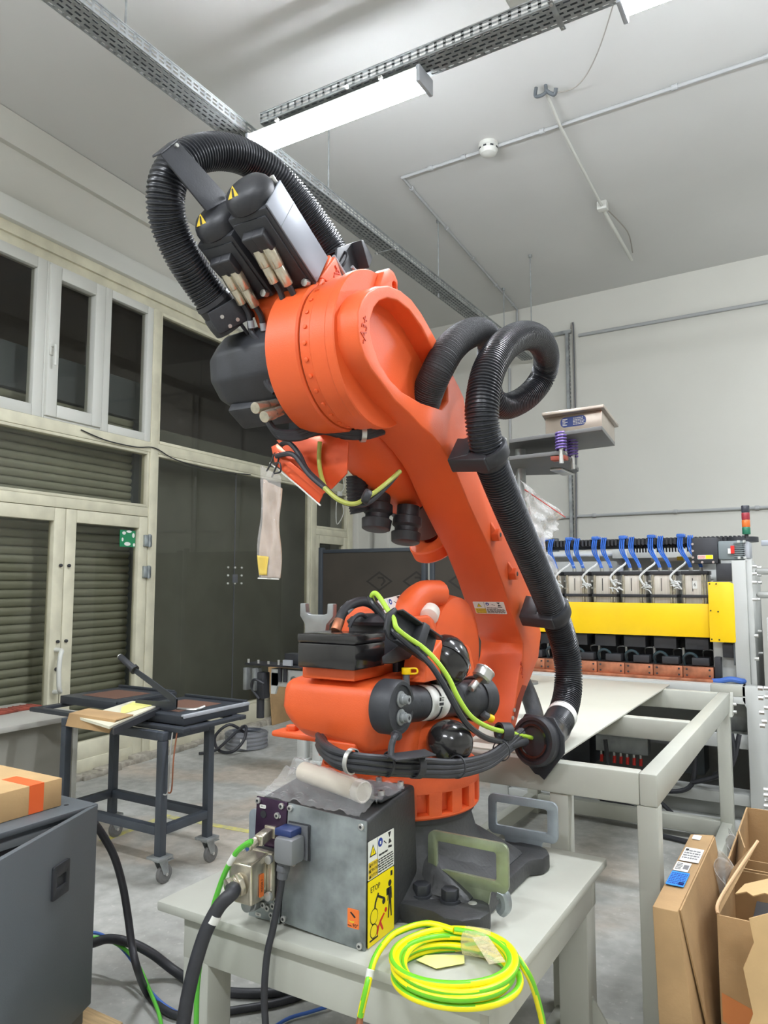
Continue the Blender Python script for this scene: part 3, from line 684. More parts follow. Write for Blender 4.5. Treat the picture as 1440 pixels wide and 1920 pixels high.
b = B(); b.box(-1.62, -1.4, 1.98, 2.12, .985, 1.005, bev=.008); b.cyl((-1.56, 2.02, 1.004), (-1.56, 2.02, 1.022), .022, n=6, bev=.003); b.build('stop_lug', ORANGE, ROB)
A2 = Vector((0, 2.55, 1.24))
b = B(); b.lathe((-1.5, 2.55, 1.24), X1, [(0, 0), (.14, 0), (.19, .03), (.215, .09), (.22, .2), (.21, .26), (.2, .3), (.13, .325), (0, .33)], 48)
b.hull([(x, y, z) for x, y, z in ((-1.5, 2.2, 1.3), (-1.28, 2.2, 1.3), (-1.5, 2.22, 1.4), (-1.3, 2.22, 1.42), (-1.52, 2.55, 1.43), (-1.3, 2.5, 1.44), (-1.5, 2.5, 1.25), (-1.28, 2.5, 1.25))], bev=.02)
b.build('shoulder_housing', ORANGE, ROB)
b = B(); b.tube([(-1.27, 2.25, 1.33), (-1.265, 2.28, 1.40), (-1.25, 2.36, 1.45), (-1.235, 2.46, 1.455)], .05, n=16); b.build('motor_cover_arch', ORANGE, ROB)
b = B(); c = Vector((-1.2, 2.326, 1.389)); d = (Vector((-1.17, 2.228, 1.34))-c).normalized(); b.cyl(c-d*.02, c+d*.03, .034, n=24, bev=.006); b.build('oil_cap', WHITEP, ROB)
b = B(); b.hull([(-1.17, 2.132, 1.388), (-1.14, 2.206, 1.391), (-1.13, 2.244, 1.322), (-1.17, 2.16, 1.309), (-1.25, 2.297, 1.361), (-1.25, 2.483, 1.352)], bev=.012); b.build('cap_guard', ORANGE, ROB)
stick('warning_sticker', axes((-1.27, 2.137, 1.355), (-.02, .98, .1), (-.3, -.05, 1)), .17, .085, warn_els(.17, .085), SM, ROB)
# black junction boxes and motor on top of the column
b = B(); b.box(-1.375, -1.17, 1.80, 1.97, 1.245, 1.318, bev=.006); JB = b.build('junction_box', BLACKG, ROB)
B().box(-1.376, -1.169, 1.799, 1.971, 1.3185, 1.345, bev=.005).build('lid', BLACKG, JB)
b = B(); b.box(-1.36, -1.17, 2.05, 2.24, 1.2, 1.37, bev=.008); MB = b.build('motor_body', BLACKM, ROB)
b = B(); b.lathe((-1.28, 2.13, 1.37), Z1, [(.11, -.01), (.115, .0), (.1, .014), (.07, .022), (0, .024)], 32); b.build('motor_cap', BLACKP, MB)
b = B(); b.tube([(-1.33, 1.943, 1.353), (-1.33, 1.973, 1.399), (-1.32, 2.013, 1.426), (-1.3, 2.062, 1.434), (-1.28, 2.106, 1.409), (-1.27, 2.124, 1.356), (-1.27, 2.137, 1.306)], .016, n=12); MC = b.build('motor_cable', RUBBER, ROB)
B().cyl((-1.33, 1.935, 1.346), (-1.33, 1.958, 1.378), .017, n=14, bev=.002).build('connector', COPPER, MC)
B().cyl((-1.33, 1.982, 1.405), (-1.325, 2.011, 1.423), .0175, n=14).build('silver_band', SILVER, MC)
b = B(); b.tube([(-1.3, 1.968, 1.356), (-1.29, 1.983, 1.386), (-1.28, 2.008, 1.395), (-1.28, 2.046, 1.38)], .007, n=8); b.build('thin_cable', RUBBER, MC)
b = B(axes((-1.66, 2.2, 1.3), X1, Z1)); b.prism([(.02, 0), (.11, 0), (.115, .045), (.135, .065), (.145, .075), (.145, .12), (.12, .12), (.118, .085), (.1, .08), (.04, .08), (.025, .088), (.022, .12), (-.002, .12), (-.002, .075), (.008, .062), (.02, .045)], Matrix.Translation((0, 0, -.012)), .024, bev=.003)
b.build('fork_bracket', GALV, ROB)
# black bracket with the grounding cable
b = B(); b.hull([(-1.1, 1.839, 1.266), (-1.1, 1.833, 1.286), (-1.1, 1.922, 1.309), (-1.1, 2.109, 1.307), (-1.1, 2.073, 1.271), (-1.1, 1.891, 1.261), (-1.16, 1.94, 1.253), (-1.16, 1.933, 1.274), (-1.16, 2.027, 1.298), (-1.16, 2.224, 1.296), (-1.16, 2.186, 1.259)], bev=.004); b.build('bracket_arm', BLACKP, ROB)
F = axes((-1.1, 1.891, 1.376), Vector((-1.04, 2.036, 1.287))-Vector((-1.1, 1.891, 1.376)), (0, .5, 1))
L_ = (Vector((-1.04, 2.036, 1.287))-Vector((-1.1, 1.891, 1.376))).length
b = B(F); b.box(0, L_, -.045, .045, -.006, .0, bev=.002); b.box(0, L_*.98, .040, .046, 0, .03, bev=.002); b.box(.02, L_*.7, -.046, -.04, 0, .02, bev=.002); b.prism([(0, -.045), (-.02, -.03), (-.03, .02), (-.01, .05), (0, .045)], Matrix.Translation((0, 0, -.006)), .012, bev=.002); CT = b.build('cable_tray_bracket', BLACKP, ROB)
B(F).box(L_*.48, L_*.66, -.04, .052, -.012, .034, bev=.008).build('hook_loop_strap', BLACKP, CT)
YG = mat('ground_cable_lime', (178, 216, 70), .35)
b = B(); b.tube([(-1.2, 1.949, 1.435), (-1.18, 1.907, 1.455), (-1.165, 1.901, 1.465), (-1.15, 1.904, 1.452), (-1.12, 1.903, 1.414), (-1.095, 1.892, 1.391), (-1.08, 1.884, 1.365), (-1.06, 1.915, 1.337), (-1.035, 1.95, 1.31), (-1, 1.967, 1.274), (-0.97, 1.994, 1.22), (-0.945, 2.012, 1.158), (-0.925, 2.061, 1.099), (-0.92, 2.189, 1.047), (-0.93, 2.395, 0.995), (-0.94, 2.646, 0.932)], .0075, n=10, res=8); b.build('ground_cable', YG, ROB)
b = B(); b.tube([(-1.19, 1.911, 1.452), (-1.17, 1.9, 1.433), (-1.13, 1.911, 1.387), (-1.09, 1.883, 1.354), (-1.065, 1.908, 1.322), (-1.04, 1.943, 1.29), (-1, 1.95, 1.253), (-0.965, 1.965, 1.193), (-0.94, 1.994, 1.127), (-0.925, 2.041, 1.076), (-0.92, 2.167, 1.019), (-0.93, 2.369, 0.97), (-0.95, 2.573, 0.925)], .009, n=10, res=8); b.build('black_cable', HOSE, ROB)
# --- counterbalance: rear disc, tube, accumulators, gauge
b = B(); b.lathe((-1.115, 1.86, 1.145), X1, [(0, 0), (.074, 0), (.077, .006), (.077, .057), (.072, .065), (.062, .065), (.06, .06), (.0, .06)], 40); DISC = b.build('trunnion_cap', BLACKM, ROB)
for z in (1.168, 1.118):
    b = B(); b.cyl((-1.056, 1.86, z), (-1.05, 1.86, z), .023, n=24, bev=.002); b.cyl((-1.05, 1.86, z), (-1.038, 1.86, z), .0155, n=20, bev=.002); b.cyl((-1.038, 1.86, z), (-1.026, 1.86, z), .012, n=20); b.cyl((-1.0262, 1.86, z), (-1.0258, 1.86, z), .006, n=6, m=1); b.build('cap_screw', [mat('dull_zinc', (150, 154, 154), .45, .3), BLACKP], DISC)
p = Vector((-1.10, 1.92, 1.14)); q = Vector((-1.045, 2.36, 1.105))
b = B(); b.lathe(p, q-p, [(.02, -.04), (.05, -.04), (.05, 0), (.054, .03), (.054, .1), (.05, .105), (.05, .3), (.058, .31), (.062, .36), (.062, .41), (.075, .43), (.078, .47), (.06, .48), (0, .48)], 36); CB = b.build('balance_cylinder', BLACKM, ROB)
b = B(); b.lathe(p, q-p, [(.0515, .125), (.0515, .2)], 36, a0=0); b.build('rating_plate', PAPER, CB, solid=.001)
b = B()
dq = (q-p).normalized(); c0 = p+dq*.118
for i, s in ((0, -1), (1, 1)):
    c = p+dq*(.13+.055*i); pts = []
    b.lathe(c, dq, [(.0525, -.022), (.054, 0), (.0525, .022)], 32)
b.build('paper_wrap', PAPER, CB, solid=.0012)
b = B(); b.lathe(p+dq*.158, dq, [(.054, -.003), (.056, 0), (.054, .003)], 32); b.build('band', BLACKP, CB, solid=.001)
stick('serial_label', axes((-1.022, 2.033, 1.125), dq, Z1), .03, .03, [('r', 1, .003, .027, .003, .012), ('r', 1, .003, .013, .016, .027), ('l', 1, .015, .028, .015, .028, 3)], SM, CB)
b = B(); b.lathe(q-dq*.03, dq, [(0, 0), (.07, 0), (.075, .01), (.075, .05), (.066, .055), (0, .055)], 36); b.build('rod_flange', BLACKP, CB)
b = B(); c = Vector((-1.06, 2.16, 1.246)); b.sphere(c, .078, sc=(1, 1.05, 1.1)); b.lathe(c, (0, .5, .5), [(.0845, -.003), (.0845, .003)], 32); b.build('accumulator', BLACKG, ROB)
b = B(); c = Vector((-0.99, 2.042, 1.023)); b.sphere(c, .067, sc=(1.05, 1.08, .98)); b.build('accumulator', BLACKG, ROB)
c = Vector((-0.985, 2.287, 1.197)); d = Vector((.23, .55, .68)).normalized()
b = B(); b.lathe(c-d*.02, d, [(0, 0), (.026, 0), (.032, .006), (.033, .03), (.035, .034), (.033, .038), (.028, .038), (.028, .034), (0, .034)], 32); GA = b.build('pressure_gauge', STEEL, ROB)
b = B(); e = Vector((-1, 2.218, 1.156)); b.cyl(e, e.lerp(c, .45), .013, n=6, bev=.002); b.cyl(e.lerp(c, .4), c-d*.015, .009, n=12, m=1); b.build('stem', [STEEL, COPPER], GA)
b = B(); c = Vector((-1.09, 1.958, 1.192)); b.cyl(c, c+Vector((0, 0, .035)), .011, n=6, bev=.002); PT = b.build('test_port', GREYCAB, ROB)
b = B(); b.cyl(c+Vector((0, 0, .033)), c+Vector((0, 0, .052)), .0145, n=16, bev=.002); b.tube([c+Vector((.008, 0, .05)), c+Vector((.028, .01, .05)), c+Vector((.03, .01, .037)), c+Vector((.01, 0, .035))], .003, n=6); b.build('yellow_cap', YELLOW, PT)
b = B(); b.cyl((-1, 2.314, 1.065), (-0.99, 2.339, 1.05), .013, n=8, bev=.002); P2 = b.build('bleed_port', GREYCAB, ROB)
B().cyl((-0.992, 2.335, 1.052), (-0.98, 2.351, 1.042), .0135, n=12, bev=.003).build('yellow_cap', YELLOW, P2)
# --- lower cable bundle
cent = [(-1.3, 1.804, 1.035), (-1.25, 1.745, 1.037), (-1.18, 1.672, 1.043), (-1.11, 1.63, 1.041), (-1.05, 1.654, 1.033), (-1, 1.732, 1.016), (-0.96, 1.837, 0.995), (-0.93, 1.976, 0.97), (-0.92, 2.165, 0.954), (-0.925, 2.333, 0.963), (-0.94, 2.496, 0.971)]
for i, (dy, dz) in enumerate(((0, .018), (.0, .004), (0, -.01), (.02, .012), (.022, -.006), (.03, .002), (.012, -.02))):
    b = B(); b.tube([(x+.0, y+dy, z+dz+random.uniform(-.002, .002)) for x, y, z in cent], .0088, n=9, res=6); b.build('harness_cable', RUBBER, ROB)
def wrap(name, px, r0, m, w=.012):
    C_ = [Vector(c_) for c_ in cent]; p_ = Vector(px); k = min(range(1, len(C_)-1), key=lambda i: (C_[i]-p_).length)
    d = (C_[k+1]-C_[k-1]).normalized(); t_ = (p_-C_[k]).dot(d); c = C_[k]+d*t_+Vector((0, .012, .002))
    b = B(); b.lathe(c, d, [(.0265, -w/2), (.0295, -w/2), (.0295, w/2), (.0265, w/2)], 24)
    for v in b.v: v.z = c.z+(v.z-c.z)*1.12
    b.build(name, m, ROB)
wrap('hose_clip', (-1.075, 1.608, 1.043), .03, STEEL); wrap('cable_tie', (-1.015, 1.708, 1.019), .03, BLACKP, .006); wrap('hook_loop_strap', (-0.975, 1.789, 1.003), .03, BLACKP, .025); wrap('cable_tie', (-0.935, 1.958, 0.971), .03, BLACKP, .006); wrap('cable_tie', (-0.92, 2.265, 0.96), .03, BLACKP, .006)
b = B(); b.tube([(-1, 1.744, 1.095), (-0.99, 1.71, 1.092), (-0.99, 1.698, 1.074), (-0.985, 1.687, 1.047)], .009, n=8); b.cyl((-1.02, 1.767, 1.089), (-0.99, 1.732, 1.095), .012, n=10); b.build('bundle_bracket', BLACKP, ROB)
b = B(axes((-0.985, 1.674, 1.055), (.2, .96, -.08), (-.9, .2, .2))); b.box(0, .16, -.03, .012, -.002, .002, bev=.001); b.build('bundle_plate', BLACKP, ROB)

# --- link arm
XF = -1.10
front = [(-1.1, 1.702, 2.255), (-1.1, 1.702, 2.215), (-1.1, 1.71, 2.172), (-1.1, 1.736, 2.136), (-1.1, 1.773, 2.108), (-1.1, 1.827, 2.085), (-1.1, 1.908, 2.046), (-1.1, 2.009, 2.02), (-1.1, 2.076, 1.998), (-1.1, 2.155, 1.979), (-1.1, 2.222, 1.952), (-1.1, 2.283, 1.92), (-1.1, 2.333, 1.886), (-1.1, 2.434, 1.787), (-1.1, 2.541, 1.697), (-1.1, 2.64, 1.618), (-1.1, 2.75, 1.5), (-1.1, 2.853, 1.369), (-1.1, 2.94, 1.281), (-1.1, 2.975, 1.242), (-1.1, 2.966, 1.188), (-1.1, 2.92, 1.128), (-1.1, 2.873, 1.017), (-1.1, 2.817, 0.936)]
back = [(-1.1, 2.868, 0.915), (-1.1, 2.971, 1.031), (-1.1, 3.057, 1.089), (-1.1, 3.164, 1.171), (-1.1, 3.205, 1.27), (-1.1, 3.135, 1.391), (-1.1, 2.942, 1.597), (-1.1, 2.748, 1.746), (-1.1, 2.637, 1.832), (-1.1, 2.514, 1.936), (-1.1, 2.45, 2.033), (-1.1, 2.437, 2.1), (-1.1, 2.411, 2.163), (-1.1, 2.366, 2.198), (-1.1, 2.314, 2.229), (-1.1, 2.272, 2.264), (-1.1, 2.207, 2.306), (-1.1, 2.133, 2.349), (-1.1, 2.084, 2.375), (-1.1, 2.018, 2.398), (-1.1, 1.949, 2.403), (-1.1, 1.874, 2.393), (-1.1, 1.808, 2.367), (-1.1, 1.755, 2.332), (-1.1, 1.724, 2.299)]
pocket = [(-1.1, 1.79, 2.296), (-1.1, 1.77, 2.253), (-1.1, 1.767, 2.217), (-1.1, 1.785, 2.181), (-1.1, 1.824, 2.137), (-1.1, 1.886, 2.102), (-1.1, 1.958, 2.082), (-1.1, 2.084, 2.073), (-1.1, 2.232, 2.082), (-1.1, 2.278, 2.121), (-1.1, 2.275, 2.166), (-1.1, 2.25, 2.213), (-1.1, 2.206, 2.254), (-1.1, 2.143, 2.29), (-1.1, 2.083, 2.328), (-1.1, 2.004, 2.357), (-1.1, 1.929, 2.363), (-1.1, 1.867, 2.351), (-1.1, 1.821, 2.327)]
yz = lambda L: [(p[1], p[2]) for p in L]
FX = lambda x: axes((x, 0, 0), Y1, Z1)
b = B(); b.prism(yz(front)+yz(back), FX(-1.178), .078, [yz(pocket)], bev=.012, seg=3, end=1)
b.prism(yz(front[3:])+yz(back[:12]), FX(-1.295), .117, bev=.018, seg=2, end=0)
b.prism(yz(pocket), FX(-1.178), .012)
b.build('link_arm', ORANGE, ROB, ang=50)
b = B(); c = [(-1.09, 2.965, 1.074), (-1.09, 2.883, 1.031), (-1.09, 2.844, 0.963)]
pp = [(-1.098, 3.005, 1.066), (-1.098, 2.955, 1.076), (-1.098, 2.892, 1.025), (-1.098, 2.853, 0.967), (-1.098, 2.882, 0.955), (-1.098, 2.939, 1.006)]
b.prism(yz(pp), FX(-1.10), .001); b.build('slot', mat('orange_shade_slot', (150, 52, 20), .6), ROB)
for px in ((-1.1, 2.854, 0.99), (-1.1, 2.835, 0.962)):
    B().cyl(px, Vector(px)+Vector((.006, 0, 0)), .008, n=12, bev=.001).build('cap_screw', STEEL, ROB)
for px in ((-1.1, 2.669, 1.678), (-1.1, 2.842, 1.53)):
    c = Vector(px); b = B(); b.cyl(c-Vector((.01, 0, 0)), c+Vector((.03, 0, 0)), .027, n=6, bev=.002); b.hull([c+Vector((0, dy, dz)) for dy, dz in ((-.03, .05), (-.01, .05), (-.03, .0), (.0, .0))]+[c+Vector((.02, 0, .01)), c+Vector((.02, -.015, .012))], bev=.004)
    b.cyl(c+Vector((.0298, 0, 0)), c+Vector((.0305, 0, 0)), .009, n=12, m=1); b.build('threaded_boss', [ORANGE, BLACKP], ROB)
EMB = mat('orange_lettering', (196, 62, 20), .5)
b = B(); b.text('-A3+', axes((-1.1, 1.735, 2.214), (0, .2, 1), (0, -1, .2)), .042, .004); b.build('cast_lettering', EMB, ROB)
b = B(); b.text('-A2+', axes((-1.1, 2.951, 1.137), (0, -.15, 1), (0, -1, -.15)), .035, .004); b.build('cast_lettering', EMB, ROB)
P0 = Vector((-1.087, 2.37, 1.43)); 
# sticker on the front face of the link
pa, pb, pc = Vector(front[16]), Vector(front[17]), Vector((-1.29, front[16][1], front[16][2]))
nrm = Vector((0, -(pb-pa).z, (pb-pa).y)).normalized()
up = (pa-pb).normalized()
n = Vector((-1, 0, 0)).cross(up); n = n if n.y < 0 else -n
F = Matrix((Vector((1, 0, 0)), (n.cross(Vector((1, 0, 0)))), n)).transposed().to_4x4(); F.translation = pb+up*.0+Vector((-.155, 0, 0))+n*.0005
stick('warning_sticker', F, .135, .062, warn_els(.135, .062), SM, ROB)
# lifting eye behind the head
b = B(); b.prism([(-.05, -.05), (.05, -.05), (.05, .01), (.03, .045), (0, .055), (-.03, .045), (-.05, .01)], axes((-1.2, 1.973, 2.44), (0, .9, -.4), (0, .4, .9)), .05, [circ(.02, .015, .014, 16)], bev=.01); b.build('lifting_lug', ORANGE, ROB)

# --- upper arm (local frame: X, u along the arm towards the wrist, v up)
FA = Matrix(((1, 0, 0, 0), (0, .8660254, .5, 1.93), (0, -.5, .8660254, 2.22), (0, 0, 0, 1)))
b = B(FA); b.lathe((-1.205, 0, 0), X1, [(.05, 0), (.243, 0), (.246, .004), (.246, .03), (.243, .034), (.05, .034)], 64); b.build('joint_flange', ORANGE, ROB)
b = B(FA); b.lathe((-1.265, 0, 0), X1, [(.05, 0), (.236, 0), (.24, .005), (.24, .06), (.05, .06)], 64); b.build('gear_ring', ORANGE, ROB)
b = B(FA); b.lathe((-1.302, 0, 0), X1, [(.05, 0), (.232, 0), (.232, .038), (.05, .038)], 64); JR = b.build('bolt_ring', ORANGE, ROB)
for k in range(30):
    a = 2*PI*k/30; b = B(FA); b.cyl((-1.283, .224*math.cos(a), .224*math.sin(a)), (-1.283, .2365*math.cos(a), .2365*math.sin(a)), .0075, n=8, bev=.002); b.build('ring_bolt', ORANGE, JR)
b = B(FA); b.lathe((-1.306, 0, 0), X1, [(.05, 0), (.228, 0), (.228, .004), (.05, .004)], 64); b.build('seal_gap', BLACKP, ROB)
b = B(FA)
b.lathe((-1.43, 0, 0), X1, [(.05, 0), (.236, 0), (.242, .006), (.242, .118), (.236, .124), (.05, .124)], 64)
b.hull([(x, u, v) for x, u, v in ((-1.31, -.215, .245), (-1.30, -.215, .09), (-1.62, -.215, .09), (-1.62, -.215, .2), (-1.45, -.215, .235), (-1.31, -.19, .245), (-1.30, -.19, .06), (-1.62, -.19, .06), (-1.6, -.19, .2))], bev=.01)
b.hull([(x, u, v) for x, u, v in ((-1.31, -.20, .18), (-1.32, -.2, .07), (-1.58, -.2, .07), (-1.58, -.2, .17), (-1.32, 0, .2), (-1.43, 0, .2), (-1.32, .0, -.1), (-1.56, .05, .1), (-1.56, .05, -.08), (-1.33, .18, .1), (-1.33, .18, -.12), (-1.54, .2, .09), (-1.54, .2, -.1))], bev=.02)
b.lathe((-1.43, .12, .02), Y1, [(.05, 0), (.16, 0), (.155, .15), (.14, .35), (.125, .56), (.115, .63), (.1, .65), (.05, .65)], 40)
b.build('upper_arm', ORANGE, ROB)
b = B(FA); b.hull([(x, u, v) for x, u, v in ((-1.302, -.2, .25), (-1.302, -.22, .12), (-1.302, -.08, .20), (-1.335, -.2, .25), (-1.335, -.22, .12), (-1.335, -.08, .19))], bev=.006); b.build('stiffening_rib', ORANGE, ROB)
b = B(FA); b.text('A5', axes((-1.301, -.165, .2), (0, .35, -.94), (0, .94, .35)), .045, .004); b.build('cast_lettering', EMB, ROB)
b = B(FA); b.lathe((-1.43, .76, .0), (0, 1, -.05), [(.05, 0), (.105, 0), (.09, .1), (.075, .2), (.05, .22)], 32); b.build('wrist_cone', DKGREY, ROB)
b = B(FA); b.lathe((-1.41, .98, -.06), (.1, 1, -.35), [(.03, 0), (.095, 0), (.1, .006), (.1, .05), (.09, .06), (.03, .06)], 36); b.build('tool_flange', ORANGE, ROB)
for x in (-1.45, -1.37):
    b = B(FA); b.lathe((x, .60+(x+1.45)*1.2, -.10), (0, .35, -1), [(.035, 0), (.044, .0), (.044, .04), (.055, .045), (.057, .075), (.046, .085), (.046, .10), (.058, .105), (.054, .14), (.045, .145), (0, .145)], 28); b.build('wrist_hose_gland', BLACKP, ROB)
b = B(FA); b.corr([(-1.5, .50, -.09), (-1.5, .54, -.15), (-1.49, .58, -.2)], .042, .011); b.build('wrist_hose', HOSE, ROB)
# motors
def motor(x0, x1, u0, side):
    b = B(FA); b.box(x0, x1, u0, -.218, .085, .215, bev=.008); m = b.build('wrist_motor', BLACKM, ROB)
    B(FA).box(x0+.012, x1-.012, u0+.02, -.24, .079, .0855, bev=.002).build('underside_cover', BLACKM, m)
    cx = (x0+x1)/2; r = (x1-x0)/2
    b = B(FA); b.lathe((cx, u0, .15), (0, -1, 0), [(r*.98, -.005), (r*1.06, .0), (r*1.06, .02), (r*.98, .036), (r*.8, .05), (r*.45, .058), (0, .06)], 36); b.build('end_cap', BLACKP, m)
    w = FA @ Vector((cx-.012, u0-.05, .114)); n = (FA.to_3x3() @ Vector((0, -.75, -.66)))
    F = axes(w+n*.006, (1, 0, 0), FA.to_3x3() @ Vector((0, -.66, .75)))
    b = B(F, ); s_ = .02; z0 = .006
    b.prism([(-s_, -s_*.7), (s_, -s_*.7), (0, s_)], Matrix.Translation((0, .0, .004)), .002); b.prism([(-.004, -.012), (.004, -.012), (.002, .012), (-.003, .012)], Matrix.Translation((0, 0, .006)), .0008, m=1)
    b.build('hazard_label', [LABYD, INK], m, flat=True)
    if side:
        b = B(FA); b.box(x1, x1+.006, u0-.005, -.225, .092, .208, bev=.002); b.build('side_plate', MOTSIDE, m)
        B(FA).box(x1+.0058, x1+.0066, u0+.07, u0+.072, .093, .207).build('plate_joint', DKGREY, m)
    for du in (u0+.0, -.23):
        B(FA).cyl((x1-.01, du, .2), (x1-.01, du-.025, .2), .009, n=8, bev=.001).build('cap_screw', STEEL, m)
    B(FA).cyl((x1-.02, -.235, .085), (x1-.02, -.25, .07), .012, n=8, bev=.001).build('cap_screw', STEEL, m)
    # round connectors
    for dx, du, L in ((-.095, -.33, .105), (-.058, -.345, .125)):
        b = B(FA); c = Vector((x1+dx, u0+.075, .075)); b.hull([c+Vector(v) for v in ((-.022, -.03, .02), (.022, -.03, .02), (-.022, -.02, -.025), (.022, -.02, -.025), (-.02, .04, -.02), (.02, .04, -.02), (-.022, .04, .02), (.022, .04, .02))], bev=.006); b.build('connector_elbow', BLACKP, m)
        b = B(FA); e = c+Vector((0, .03, -.005)); b.cyl(e, e+Vector((.0, L*.5, -.012)), .0195, n=18, bev=.002); b.cyl(e+Vector((0, L*.5, -.012)), e+Vector((.0, L, -.022)), .017, n=18, bev=.002); b.build('plug_sleeve', NICKEL, m)
        g = e+Vector((0, L, -.022)); b = B(FA); b.tube([g, g+Vector((.002, .04, -.012)), g+Vector((-.01, .09, -.04)), (-1.46+dx*.4, -.12, -.06), (-1.5+dx*.3, -.06, -.12), (-1.5, -.03, -.15)], .0095, n=10); b.build('motor_cable', RUBBER, m)
        b = B(FA); b.cyl(g+Vector((-.002, .055, -.018)), g+Vector((-.006, .075, -.03)), .0105, n=12); b.build('cable_band', SILVER, m)
    return m
motor(-1.45, -1.306, -.50, 1); motor(-1.61, -1.468, -.455, 0)
# axis 3 motor on the far side of the drum
b = B(FA); b.hull([(x, .0+r*math.cos(a)*1.05, -.0+r*math.sin(a)) for x, r in ((-1.44, .14), (-1.56, .15), (-1.72, .14), (-1.78, .11)) for a in [2*PI*i/10+.3 for i in range(10)]], bev=.01); b.build('elbow_motor', BLACKM, ROB)
b = B(FA); b.box(-1.72, -1.45, .0, .1, -.17, -.1, bev=.01); b.build('motor_terminal_box', BLACKM, ROB)
for px, qx in (((-1.5, 1.735, 2.035), (-1.5, 1.838, 2.068)), ((-1.47, 1.743, 2.005), (-1.47, 1.828, 2.042))):
    a = Vector(px); c = Vector(qx); b = B(); b.cyl(a, a.lerp(c, .55), .0185, n=18, bev=.002); b.cyl(a.lerp(c, .5), c, .0165, n=18, bev=.002); pl = b.build('plug_sleeve', NICKEL, ROB)
    b = B(); b.tube([c, c+Vector((.05, .03, -.01)), c+Vector((.12, .08, -.04))], .011, n=8); b.build('plug_boot', BLACKP, pl)
# hose loop at the rear of the arm
h1 = [(-1.66, 1.772, 2.361), (-1.67, 1.72, 2.405), (-1.68, 1.661, 2.458), (-1.68, 1.591, 2.513), (-1.68, 1.536, 2.582), (-1.66, 1.498, 2.649), (-1.64, 1.502, 2.724), (-1.62, 1.563, 2.804), (-1.6, 1.668, 2.868), (-1.58, 1.786, 2.893), (-1.55, 1.9, 2.862), (-1.51, 2.003, 2.782), (-1.48, 2.091, 2.698), (-1.45, 2.133, 2.628)]
b = B(); b.corr(h1, .058, .0115, .10, 24); b.build('rear_hose_loop', HOSE, ROB)
b = B(); 
Q = [Vector((-1.565, 1.392, 2.704)), Vector((-1.565, 1.454, 2.778)), Vector((-1.5, 1.605, 2.654)), Vector((-1.52, 1.531, 2.586))]; tx = Vector((-.006, 0, 0))
b = B(); b.hull(Q+[q+tx for q in Q], bev=.002); bkx = Vector((-.035, .0, 0)); b.hull([Q[0], Q[1], Q[0]+bkx, Q[1]+bkx]+[q+Vector((0, -.003, .006)) for q in (Q[0], Q[1], Q[0]+bkx, Q[1]+bkx)], bev=.002)
HB = b.build('hose_bracket', BLACKM, ROB)
for px in ((-1.563, 1.444, 2.756), (-1.5, 1.591, 2.655)): B().cyl(px, Vector(px)+Vector((.008, -.002, 0)), .006, n=8).build('screw', STEEL, HB)
c = Vector((-1.66, 1.79, 2.366)); 
F = axes((-1.62, 1.658, 2.328), Vector((-1.56, 1.797, 2.364))-Vector((-1.64, 1.687, 2.278)), (.2, .3, -1))
b = B(); b.hull([(-1.64, 1.662, 2.34), (-1.58, 1.734, 2.409), (-1.56, 1.807, 2.364), (-1.63, 1.71, 2.283), (-1.64, 1.696, 2.302), (-1.72, 1.743, 2.381), (-1.7, 1.865, 2.478), (-1.66, 1.923, 2.419), (-1.71, 1.794, 2.322), (-1.73, 1.789, 2.346)], bev=.004); BB = b.build('hose_end_bracket', BLACKM, ROB)
for px in ((-1.625, 1.71, 2.342), (-1.615, 1.737, 2.318), (-1.6, 1.755, 2.342), (-1.58, 1.759, 2.4)):
    B().cyl(px, Vector(px)+Vector((.01, -.006, -.004)), .0065, n=8).build('screw', STEEL, BB)
b = B(); b.lathe(h1[0], Vector(h1[1])-Vector(h1[0]), [(.055, -.03), (.064, -.03), (.066, 0), (.064, .03), (.06, .035), (.06, .06), (.063, .065), (.06, .08)], 28); b.build('hose_end_sleeve', BLACKP, ROB)
b = B(); b.tube([(-1.6, 1.776, 2.333), (-1.6, 1.823, 2.304), (-1.58, 1.854, 2.276)], .006, n=8); b.build('thin_cable', RUBBER, ROB)
# guide loops at the front end of the loop
b = B(FA); b.lathe((-1.40, -.12, .34), (0, 1, 0), [(.06, -.004), (.066, -.004), (.066, .004), (.06, .004)], 32); b.build('hose_guide_ring', BLACKP, ROB)
pr4 = [(-1.34, 1.976, 2.614), (-1.34, 2.075, 2.673), (-1.34, 2.138, 2.634), (-1.34, 2.124, 2.607), (-1.34, 2.076, 2.543), (-1.34, 2.019, 2.471), (-1.34, 1.971, 2.496), (-1.34, 1.971, 2.56)]
b = B(); b.prism(yz(pr4), FX(-1.37), .01, bev=.002); b.prism([(p[1], p[2]) for p in (pr4[1], pr4[2], pr4[3])]+[(pr4[3][1]-.01, pr4[3][2]-.02), (pr4[1][1]-.012, pr4[1][2]-.006)], FX(-1.40), .08, bev=.002); b.build('guide_bracket', BLACKP, ROB)
for px, qx in (((-1.31, 1.881, 2.537), (-1.31, 2.006, 2.466)), ((-1.33, 2.02, 2.558), (-1.33, 2.122, 2.529))):
    b = B(); b.cyl(px, qx, .006, n=8); b.build('guide_rail', SILVER, ROB)
